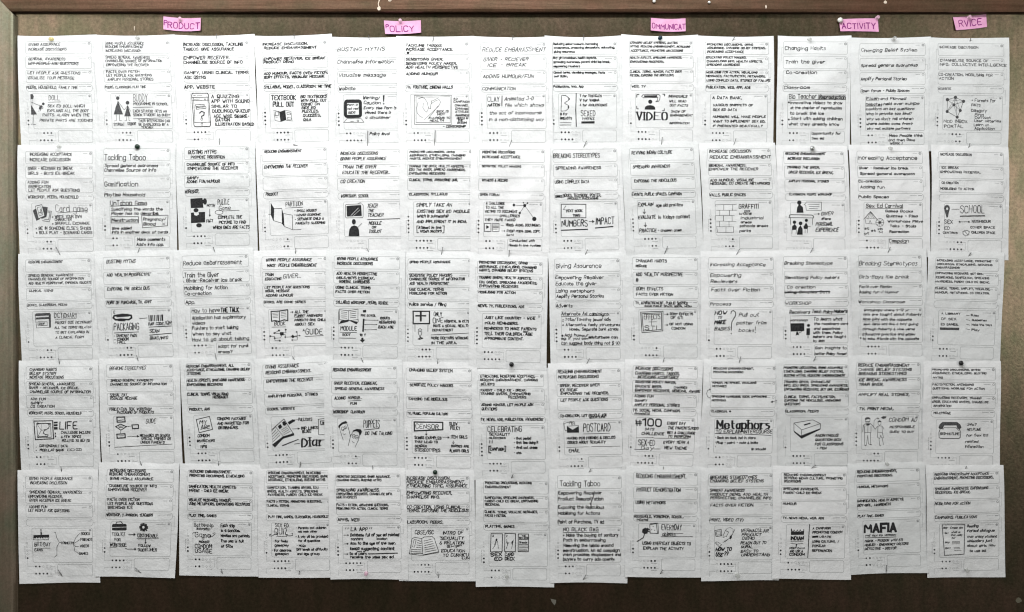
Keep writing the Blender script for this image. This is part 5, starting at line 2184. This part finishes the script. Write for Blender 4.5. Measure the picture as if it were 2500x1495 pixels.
BOXES = [(18, 15, 176, 45), (18, 50.5, 176, 80), (18, 84, 176, 113.5), (18, 117.5, 176, 134.5), (31, 139.5, 173.5, 222), (89, 226.5, 172, 255)]
def printed_form(s):
    k = Ink(0.2)
    def T(p): return [s.T(a, b) for a, b in p]
    for i, b in enumerate(BOXES):
        r = 7 if i == 3 else 4
        k.ribbon(T(rounded(*b, r)), 0.9, 0)
    # little printed captions and the round icon beside each
    for i, b in enumerate(BOXES[:5]):
        y = b[1] + 5.0; n = (3, 5, 3, 5, 6)[i]
        ex = b[2] - (12 if i != 3 else 15)
        for j in range(n * 2):
            x = ex - (n * 2 - j) * 1.75
            a = s.rr.uniform(0.5, 1.3)
            k.ribbon(T([(x, y + a * 0.5), (x + 0.6, y - a * 0.5), (x + 1.1, y + a * 0.4)]), 0.5, 1)
        c = s.T(b[2] - 5.2, y)
        if i == 0:
            k.ring(c[0], c[1], 2.6, 2.6, 1.3, 1); k.disc(c[0], c[1], 1.3, 1.3, 0)
        elif i == 3:
            k.ribbon(T([(b[2] - 12, y), (b[2] - 4, y)]), 1.3, 1)
        else:
            k.ring(c[0], c[1], 2.5, 2.5, 0.8, 1)
            if i == 4: k.disc(c[0], c[1] + 0.5, 1.3, 1.6, 1)
    # faint guide lines that join the ratings
    for pl in ([(18.5, 216), (18.5, 232), (34, 232)], [(34, 249), (18.5, 249), (18.5, 262)], [(14, 62), (14, 30), (18, 30)],
               [(176, 66), (181, 66), (181, 100), (176, 100)], [(176, 126), (180, 126), (180, 160), (173.5, 160)], [(76, 232), (83, 232), (83, 250), (76, 250)],
               [(18.5, 160), (18.5, 171)]):
        k.ribbon(T(pl), 0.45, 0)
    for yy in (183, 188.5, 194, 199, 204.5, 209): # upright caption
        k.ribbon(T([(12.6, yy), (13.6, yy + 1.2), (12.4, yy + 2.6), (13.6, yy + 3.8)]), 0.55, 1)
    for y in (238, 255):
        for j in range(6):
            x = 64 + j * 2.4
            k.ribbon(T([(x, y + 0.6), (x + 0.9, y - 0.6), (x + 1.7, y + 0.5)]), 0.55, 1)
    # empty rating rings
    v = int(s.dots[0])
    for i in range(5 - v):
        c = s.T(18.5, 175 + 9.2 * i); k.ring(c[0], c[1], 2.2, 2.2, 0.5, 0, 8)
    for y, d in ((232, s.dots[1]), (249, s.dots[2])):
        n = int(d[:-1])
        for i in range(5):
            on = i < n if d[-1] == 'L' else i >= 5 - n
            if not on:
                c = s.T(37.5 + 8.8 * i, y); k.ring(c[0], c[1], 2.2, 2.2, 0.5, 0, 8)
    return k

def rating_dots(s):
    k = Ink(0.32)
    def dot(tx, ty):
        c = s.T(tx, ty); r = s.rr.uniform(2.0, 2.45)
        n = 9; ph = s.rr.uniform(0, 6)
        k.fill([(c[0] + r * s.rr.uniform(0.9, 1.1) * math.cos(ph + 2 * math.pi * i / n), c[1] + r * s.rr.uniform(0.9, 1.1) * math.sin(ph + 2 * math.pi * i / n)) for i in range(n)])
    for i in range(int(s.dots[0])): dot(18.5, 175 + 9.2 * (4 - i))
    for y, d in ((232, s.dots[1]), (249, s.dots[2])):
        n = int(d[:-1])
        for i in range(5):
            if (i < n if d[-1] == 'L' else i >= 5 - n): dot(37.5 + 8.8 * i, y)
    return k

SHEETS = {}
NU, NV = 38, 54
# how far each sheet's left and right edge lies beyond the usual margin
EXT = {(10,1): (1,1), (11,1): (-4,-2.5), (12,1): (4,1.5), (12,2): (1.5,4), (13,2): (0,1), (2,4): (0,4), (3,4): (-4,1.5), (3,5): (2.5,1.5), (2,5): (1.5,0),
       (1,3): (0,3), (2,3): (2,1.5), (1,4): (0,1), (7,3): (1.5,0), (8,3): (-3,1.5), (3,1): (1.5,2), (4,1): (0,1.5), (3,2): (1.5,4), (4,2): (-3,1.5),
       (12,5): (1.5,2), (13,5): (-1,0), (11,2): (1.5,-1)}
def build_sheet(dsc):
    c, r = dsc['c'], dsc['r']
    s = Sheet(c, r); s.dots = dsc['dots']
    SHEETS[(c, r)] = s
    el, er = EXT.get((c, r), (1.5, 1.5))
    tu, tv = np.meshgrid(np.linspace(-el, s.W0 + er, NU + 1), np.linspace(0, s.H0, NV + 1))
    X, Y, D = s.surf(tu.ravel(), tv.ravel())
    ox, oy, oz = W(*s.T(94, 6), 3)
    V = np.stack([(X - 1250) / 1000 - ox, -D / 1000 - oy, ZC + (747.5 - Y) / 1000 - oz], 1)
    F = []
    for j in range(NV):
        for i in range(NU):
            a = j * (NU + 1) + i
            F.append((a, a + NU + 1, a + NU + 2, a + 1))
    sh = link_mesh('paper_sheet', V.tolist(), F, M_PAPER, smooth=True, loc=(ox, oy, oz))
    tag(sh, dsc['label'], 'paper sheet', 'handwritten idea sheets pinned in rows')
    ink = M_INK if dsc['tone'] == 'k' else M_PEN
    zx, zy, zs = zone(c, r)
    slope = s.ex[1] / s.ex[0]
    slant = s.rr.uniform(-0.06, 0.26)
    def P(t):
        a = [float(q) for q in t.split(',')]
        return (zx + a[0] / zs, zy + a[1] / zs)
    wr = Ink(0.34); dr = Ink(0.36)
    for ln in dsc['lines']:
        tk = ln.split(' ')
        if tk[0][0].isdigit():
            x0, ym, x1 = (float(t) for t in tk[:3])
            i = 3; h = dsc['h']; w = dsc['w']; serif = False
            while i < len(tk) - 1:
                t = tk[i]
                if len(t) > 1 and t[0] == 'h' and t[1:].isdigit(): h = float(t[1:])
                elif len(t) > 1 and t[0] == 'w' and t[1:].replace('.', '').isdigit(): w = float(t[1:])
                elif t == 's': serif = True
                else: break
                i += 1
            txt = ' '.join(tk[i:])
            hh = h / zs
            big = hh > 11
            wr.text(txt, zx + x0 / zs, zx + x1 / zs, zy + ym / zs, hh * 0.92, min(w * 0.9, hh * 0.26) if not big else w, slope,
                    0.0 if big else slant, serif, s.rr, 0.35 if (serif or w > 3) else (0.55 if big else s.hand))
            continue
        op = tk[0][0]; wd = tk[0][1:]; wd = (float(wd) if wd else 4.5) / zs
        if op in 'LW':
            pts = [P(t) for t in tk[1:]]
            if op == 'L': dr.ribbon(pts, wd * 0.95)
            else:
                dr.h0 += 0.25; dr.ribbon(pts, wd, 1)
        elif op == 'F': dr.fill([P(t) for t in tk[1:]])
        elif op == 'P':
            dr.h0 += 0.25; dr.fill([P(t) for t in tk[1:]], 1); dr.h0 += 0.2
        elif op == 'R':
            (a, b), (e, f) = P(tk[1]), P(tk[2])
            dr.ribbon([(a, b), (e, b), (e, f), (a, f), (a, b)], wd * 0.95)
        elif op in 'OD':
            cx, cy = P(tk[1]); q = [float(t) / zs for t in tk[2].split(',')]
            rx, ry = (q[0], q[0]) if len(q) == 1 else q
            (dr.ring(cx, cy, rx, ry, wd * 0.95) if op == 'O' else dr.disc(cx, cy, rx, ry))
    printed_form(s).build('printed_form', s, [M_PRINT, M_PRINTD], sh)
    wr.build('handwriting', s, [ink], sh)
    dr.build('ink_drawing', s, [ink, M_PAPER], sh)
    rating_dots(s).build('rating_dots', s, [ink], sh)
    return sh

ALL = parse(DATA)
for dsc in ALL: build_sheet(dsc)

# short names used to say where each pin is
SHORT = {}
for dsc in ALL: SHORT[(dsc['c'], dsc['r'])] = None
TITLES = {
1: ['DOLL', 'BUDDY', 'phone quiz', 'TEXTBOOK PULL OUT', 'computer monitor', 'framed faces', 'REDUCE EMBARASSMENT', 'letter B', 'VIDEO', 'A DATA BANK', 'Changing Habits', 'Changing Belief System', 'web of dots'],
2: ['Card game', 'Tackling Taboo', 'PUZZLE Game', 'PARTITION', 'TEACH THE TEACHER', 'SIMPLY TAKE AN', 'joined dots', 'NUMBERS IMPACT', 'EXPLAIN EVALUATE', 'GRAFFITI', 'PERSONAL EXPERIENCE', 'Carnival', 'SCHOOL'],
3: ['DICTIONARY', 'PACKAGING', 'THE TALK', 'BOOK A GUIDE', 'MODULE', 'ONLY ONE', 'polio reminders', 'Alternate Ad campaigns', 'EFFECTS OF STI', 'HOW TO MAKE BABIES', 'WORKSHOP', 'role play', 'A LIBRARY'],
4: ['LIFE', 'flow chart GUIDE', 'MY packet', 'Diary', 'PUPPETS', 'CENSOR', 'CELEBRATING', 'POSTCARD', 'hash 100', 'Metaphors', 'question box', 'man and boy', 'telephone'],
5: ['BIRTHDAY', 'TOOLKIT', 'Game', 'QUIZ', 'LA APP', 'CBSE book', 'CARD DECK', 'NO BLACK BAG', 'EVERYDAY', 'HOW TO USE', 'crown emblem', 'MAFIA', 'page of dialogue']}

# ------------------------------------------------------------------ pins
def lathe(prof, n=20):
    bm = bmesh.new(); rings = []
    for r, z in prof:
        rings.append([bm.verts.new((r * math.cos(2 * math.pi * i / n), r * math.sin(2 * math.pi * i / n), z)) for i in range(n)])
    for a, b in zip(rings[:-1], rings[1:]):
        for i in range(n): bm.faces.new((a[i], a[(i + 1) % n], b[(i + 1) % n], b[i]))
    bm.faces.new(rings[0][::-1]); bm.faces.new(rings[-1])
    bmesh.ops.scale(bm, vec=(0.001, 0.001, 0.001), verts=bm.verts)
    return bm

def mesh_of(name, bm, mat):
    me = bpy.data.meshes.new(name); bm.to_mesh(me); bm.free(); me.materials.append(mat)
    me.polygons.foreach_set('use_smooth', [True] * len(me.polygons))
    return me
HEAD = [(5.2, 0.6), (5.6, 1.0), (5.6, 1.8), (4.6, 2.4), (3.2, 3.6), (2.9, 5.5), (3.0, 8.0), (3.8, 9.6), (4.8, 10.4), (5.0, 11.2), (4.6, 12.0), (2.5, 12.5), (0.3, 12.6)]
BALL = [(1.0, 0.2), (3.0, 0.6), (4.8, 1.8), (5.6, 3.6), (5.5, 5.4), (4.4, 7.2), (2.6, 8.2), (0.3, 8.5)]
NEEDLE = [(0.5, 0.8), (0.5, -5), (0.1, -7)]
head_cache = {}
def pushpin(px, py, mat, label, group, lean=(0, 0), size=1.0, shape=HEAD, base=4.2, cat='push pin'):
    e = bpy.data.objects.new('push_pin', None); C.objects.link(e)
    e.location = W(px, py, base)
    ax = Vector((lean[0], -1.0, lean[1])).normalized()
    e.rotation_euler = ax.to_track_quat('Z', 'Y').to_euler()
    e.scale = (size, size, size)
    tag(e, label, cat, group)
    key = (mat.name, id(shape))
    if key not in head_cache: head_cache[key] = mesh_of('pin_head', lathe(shape), mat)
    if 'needle' not in head_cache: head_cache['needle'] = mesh_of('pin_needle', lathe(NEEDLE[::-1], 8), M_STEEL)
    for nm, me in (('head', head_cache[key]), ('needle', head_cache['needle'])):
        o = bpy.data.objects.new(nm, me); C.objects.link(o); o.parent = e
    return e

pushpin(337.8, 359, M_GREEN, 'dark green push pin above the words Tackling Taboo', None, (0.10, -0.15), 1.1, BALL)
pushpin(1611.5, 93.5, M_BLUE, 'dark blue push pin leaning up to the right above the VIDEO sheet', None, (-0.25, -0.4), 0.95, HEAD, 4.0)
pushpin(1980.5, 364, M_SILVER, 'round silver push pin above the PERSONAL EXPERIENCE sheet', None, (0.03, 0.05), 1.05, BALL)
pushpin(1248.8, 889.7, M_BLACK, 'black push pin at the foot of the polio reminders sheet', None, (0, -0.05), 1.0)
pushpin(1062.7, 1152.4, M_GREEN, 'dark push pin above the CBSE book sheet', None, (0.05, 0.1), 1.0, BALL)
pushpin(2342.7, 886.5, M_BLACK, 'dark push pin above the telephone sheet', None, (0, 0.05), 1.05, BALL)
pushpin(129, 97.4, M_YELLOW, 'clear yellow push pin at the top of the DOLL sheet', None, (0, -0.2), 0.95)
gc = 'clear plastic push pins'
pushpin(339, 94, M_CLEAR, 'clear push pin at the top of the BUDDY sheet', gc, (0, -0.2), 0.9)
pushpin(1973.6, 97.6, M_CLEAR, 'clear push pin at the top of the Changing Habits sheet', gc, (0.1, -0.2), 0.85)
pushpin(2179, 98, M_CLEAR, 'clear push pin at the top of the Changing Belief System sheet', gc, (0.15, 0.2), 0.9)
pushpin(147.8, 359.1, M_CLEAR, 'clear push pin between the DOLL and Card game sheets', gc, (0, -0.2), 0.85)
pushpin(2170.7, 363, M_CLEAR, 'clear push pin at the top of the Carnival sheet', gc, (0.05, -0.2), 0.85)
pushpin(894.8, 1398, M_PINKPIN, 'clear pinkish push pin at the foot of the LA APP sheet', gc, (0, -0.2), 0.85)
pushpin(1237, 1404, M_CLEAR, 'clear push pin at the foot of the CARD DECK sheet', gc, (0, -0.2), 0.85)
pushpin(1799, 1403, M_CLEAR, 'clear push pin at the foot of the HOW TO USE sheet', gc, (0, -0.2), 0.9)
pushpin(2357, 1389.7, M_CLEAR, 'clear push pin at the foot of the page of dialogue sheet', gc, (0, -0.2), 0.85)
pushpin(2163, 1131, M_CLEAR, 'clear push pin between the man and boy sheet and the MAFIA sheet', gc, (0, -0.2), 0.8)
pushpin(442, 49, M_PINKPIN, 'clear pink push pin through the PRODUCT slip', gc, (0, 0.15), 0.8, HEAD, 2.2)
pushpin(978, 53.5, M_PINKPIN, 'clear pink push pin through the POLICY slip', gc, (0, 0.15), 0.8, HEAD, 2.2)
pushpin(2363.7, 44.4, M_PINKPIN, 'clear pink push pin through the RVICE slip', gc, (0, 0.1), 0.8, HEAD, 2.2)
pushpin(2139.5, 45.7, M_PINKPIN, 'clear pink push pin at the right end of the ACTIVITY slip', gc, (0.1, 0.1), 0.85, HEAD, 2.2)
pushpin(2049, 51.5, M_WHITEP, 'round white push pin at the left end of the ACTIVITY slip', None, (0, 0), 1.15, BALL, 2.2)
pushpin(1594.5, 8.7, M_WHITEP, 'white round pin in the top rail above the COMMUNICAT slip', None, (0, 0), 0.72, BALL, 16)
pushpin(1728, 11, M_WHITEP, 'smaller white pin in the top rail right of the COMMUNICAT slip', None, (0, 0), 0.6, BALL, 16)

def straight_pin(x0, y0, x1, y1, label):
    """thin dark pin: (x0,y0) upper end standing off, (x1,y1) lower end"""
    e = bpy.data.objects.new('straight_pin', None); C.objects.link(e)
    a = Vector(W(x0, y0, 7.5)); b = Vector(W(x1, y1, 4.2))
    e.location = b
    d = (a - b); L = d.length
    e.rotation_euler = d.to_track_quat('Z', 'Y').to_euler()
    tag(e, label, 'pin', 'thin dark pins at the sheet ends')
    k = 1000 * L
    link_bm('shaft', lathe([(0.15, -4), (0.72, -1), (0.78, k)], 8), M_STEEL, e, True)
    link_bm('pin_head', lathe([(0.8, k), (1.25, k + 0.4), (1.25, k + 1.0), (0.5, k + 1.3)], 10), M_STEEL, e, True)

TOPP = {3: (530.7, 86, 530.5, 95), 4: (719.5, 86, 718.6, 96), 5: (901.2, 90, 901.8, 98), 6: (1059.5, 93, 1057, 101), 7: (1252.5, 90, 1251.5, 99),
        8: (1424.7, 88, 1424.9, 99), 10: (1791, 94, 1787.5, 101), 13: (2366.5, 97, 2366, 102)}
for c, q in TOPP.items():
    straight_pin(*q, 'thin dark pin at the top edge of the %s sheet' % TITLES[1][c - 1])
SEAM = {
1: {3: (537.5,341,537.5,359), 4: (718.6,354.3,729.7,356.9), 5: (899,322,897.5,357), 6: (1063,321,1060,361), 7: (1248.8,344.8,1241.9,362), 8: (1430.7,347,1425,359.7), 9: (1615.8,337.9,1614.4,352.8), 10: (1795,341,1789.8,356.6), 13: (2364.6,352.5,2362.6,363)},
2: {1: (140.5,605.4,148.3,622.2), 2: (343,606.7,337.8,618.3), 3: (523,605.4,526.6,617), 4: (723.5,608.7,722.4,619.8), 5: (897,607.8,901.4,616.3), 6: (1081.3,605.4,1078.2,620.9), 7: (1244.2,612.6,1242.3,626.4), 8: (1433.6,611.4,1428.6,621.8), 9: (1628.2,603.4,1622.7,618.3), 10: (1803.8,609.4,1796,624.3), 11: (1981.9,607.4,1977,618.4), 12: (2170.3,605.4,2166,618.4), 13: (2367.2,618.4,2363.2,625.3)},
3: {1: (146.5,876.5,147.5,888.5), 2: (336.5,869,339,882), 3: (527.3,864,529,877), 4: (716.4,871.5,720.2,879.2), 5: (883,874.8,888.1,887), 6: (1069.8,877,1068.7,887), 8: (1438.2,876.4,1433,886.8), 9: (1620.4,875.3,1618,884.5), 10: (1806.9,871.8,1803.6,885.5), 11: (1989.2,871.8,1985.3,881.2)},
4: {1: (152,1139.5,152.4,1151), 2: (345.5,1127,347.6,1137), 3: (536.4,1126,534.3,1135.6), 4: (735.2,1128,733,1140), 5: (910.7,1137,910.9,1147), 7: (1252.2,1158.7,1248.8,1165.6), 8: (1441.7,1145,1437,1153), 9: (1618.8,1140,1618.2,1146), 11: (1989,1135,1980,1143), 13: (2356,1139,2354.6,1144.6)}}
for r, row in SEAM.items():
    for c, q in row.items():
        straight_pin(*q, 'thin dark pin where the %s sheet meets the %s sheet' % (TITLES[r][c - 1], TITLES[r + 1][c - 1]))
FOOT = {1: (145.7,1390.4,152.1,1403.3), 2: (332.6,1385.3,344.2,1396.9), 3: (542.3,1389,543.3,1398), 4: (733,1393.7,730.8,1400), 6: (1069.8,1396,1070.5,1407), 8: (1429.7,1403,1424.5,1412.5), 9: (1616.2,1390.7,1612,1398.7), 12: (2161.5,1380,2162,1394.8)}
for c, q in FOOT.items():
    straight_pin(*q, 'thin dark pin at the foot of the %s sheet' % TITLES[5][c - 1])

# ------------------------------------------------------------------ pink slips
class Slip:
    def __init__(s, q, bow, curl):
        s.q = [np.array(p, float) for p in q]; s.bow = bow; s.curl = curl
    def surf(s, u, v):
        tl, tr, br, bl = s.q
        X = (tl[0] * (1 - u) + tr[0] * u) * (1 - v) + (bl[0] * (1 - u) + br[0] * u) * v
        Y = (tl[1] * (1 - u) + tr[1] * u) * (1 - v) + (bl[1] * (1 - u) + br[1] * u) * v
        Y = Y + s.bow * np.sin(np.pi * np.clip(u, 0, 1))
        D = 1.2 + s.curl * (2 * u - 1) ** 2 + 3.2 * v ** 1.5 + 0.5 * np.sin(3 * u + 2 * v)
        return X, Y, D
    def surf_px(s, px, py):      # px,py are already u*100, v*35
        return s.surf(px / 100.0, py / 35.0)
def slip(q, bow, curl, txt, x0, x1, ym, h, label, slope=0.0):
    s = Slip(q, bow, curl)
    n, m = 20, 8
    U, V_ = np.meshgrid(np.linspace(0, 1, n + 1), np.linspace(0, 1, m + 1))
    X, Y, D = s.surf(U.ravel(), V_.ravel())
    o0 = W(*q[0], 1)
    V = np.stack([(X - 1250) / 1000, -D / 1000, ZC + (747.5 - Y) / 1000], 1) - np.array(o0)
    F = [(j * (n + 1) + i, (j + 1) * (n + 1) + i, (j + 1) * (n + 1) + i + 1, j * (n + 1) + i + 1) for j in range(m) for i in range(n)]
    o = link_mesh('paper_slip', V.tolist(), F, M_PINK, smooth=True, loc=o0)
    tag(o, label, 'paper slip', 'pink heading slips along the top')
    k = Ink(0.25)
    rr = random.Random(len(txt))
    if isinstance(txt, str): txt = [(txt, x0, x1, ym, h)]
    for t, a, b, y, hh in txt: k.text(t, a, b, y, hh, 2.3, slope, 0.02, False, rr, 0.5)
    k.build('lettering', s, [M_PURPLE], o)
slip([(399.7, 40.7), (491, 44.5), (490.7, 76.5), (400.8, 73.5)], 2.6, 1.5, [('P', 2, 10, 17, 13), ('RODUCT', 12, 97, 20.5, 16)], 0, 0, 0, 0, 'pink slip lettered PRODUCT')
slip([(937.3, 51), (1027.4, 50.3), (1028.6, 81), (941, 84.5)], 1.8, 1.0, [('P', 4, 12, 15, 9), ('OLiCY', 15, 80, 21, 16)], 0, 0, 0, 0, 'pink slip lettered POLICY', 0.0)
slip([(1588.8, 44.5), (1673.4, 45.7), (1673.4, 77.8), (1588, 76)], 2.0, 1.2, [('OMMUNICAT', 4, 99, 21.5, 14)], 0, 0, 0, 0, 'pink slip lettered OMMUNICAT with its ends cut off')
slip([(2047.7, 48), (2142.8, 45.7), (2143.6, 79.2), (2049.7, 78.2)], -0.8, 1.2, [('ACTIViTY', 6, 92, 20, 15)], 0, 0, 0, 0, 'pink slip lettered ACTIVITY beside the white round pin')
slip([(2325.6, 43), (2406.8, 35.5), (2407.6, 67.3), (2331.4, 75.6)], 0.8, 1.2, [('RVICE', 14, 84, 18, 17)], 0, 0, 0, 0, 'pink slip lettered RVICE at the upper right')

# ------------------------------------------------------------------ paint flecks on the board
def fleck(name, polys, d, label, cat, mat=M_PAINT, th=0.8):
    allv = []; allf = []
    for poly in polys:
        n = len(poly); b = len(allv)
        allv += [W(x, y, d + th) for x, y in poly] + [W(x, y, d - 0.3) for x, y in poly]
        allf += [tuple(b + i for i in range(n))[::-1]] + [(b + i, b + (i + 1) % n, b + n + (i + 1) % n, b + n + i) for i in range(n)]
    ctr = Vector(W(*polys[0][0], d))
    o = link_mesh(name, [Vector(v) - ctr for v in allv], allf, mat, loc=ctr)
    tag(o, label, cat)
def blob(cx, cy, rx, ry, seed, n=11):
    q = random.Random(seed)
    return [(cx + rx * q.uniform(0.75, 1.15) * math.cos(2 * math.pi * i / n), cy + ry * q.uniform(0.75, 1.15) * math.sin(2 * math.pi * i / n)) for i in range(n)]
fleck('paint_drip', [[(926, -6), (930, -6), (929.5, 6), (926.5, 14), (928, 22), (925.5, 19), (924.5, 14), (927, 4)], blob(927.5, 25.5, 4.2, 5.4, 3)], 16, 'dried pale paint drip running down the top rail left of centre', 'paint drip')
arc = [(953.5 + 4.6 * math.cos(t), 4.5 + 4.2 * math.sin(t)) for t in np.linspace(-0.4, 3.3, 9)] + [(953.5 + 3.0 * math.cos(t), 4.0 + 2.6 * math.sin(t)) for t in np.linspace(3.3, -0.4, 9)]
fleck('paint_ring', [arc], 16, 'small curved pale paint mark on the top rail right of the drip', 'paint mark')
fleck('paint_fleck', [blob(1866, 21, 2.2, 4.5, 5, 7)], 16, 'small pale fleck on the lower edge of the top rail between COMMUNICAT and ACTIVITY', 'paint fleck')
fleck('paint_fleck', [blob(2156, 10.5, 4.4, 4.2, 8, 8)], 16, 'pale rough fleck on the top rail above the ACTIVITY slip', 'paint fleck')
fleck('paint_fleck', [[(327.6, 64.5), (329.2, 65), (328.8, 74), (327.8, 75)]], 0.3, 'tiny upright pale scratch above the BUDDY sheet', 'paint fleck')
fleck('paint_chip', [[(1344, 1462), (1351, 1464), (1358, 1465), (1357, 1473), (1354, 1478), (1347, 1470)]], 0.3, 'pale grey chip on the dark board below the centre of the sheets', 'paint chip', simple('grey_chip', (0.16, 0.15, 0.125), 0.7, 0.2), 0.6)
fleck('paint_chip', [blob(2487, 1466, 8, 6.5, 12, 10)], 0.3, 'pale smudged chip in the bottom right corner of the board', 'paint chip', simple('olive_chip', (0.13, 0.12, 0.085), 0.7, 0.2), 0.4)
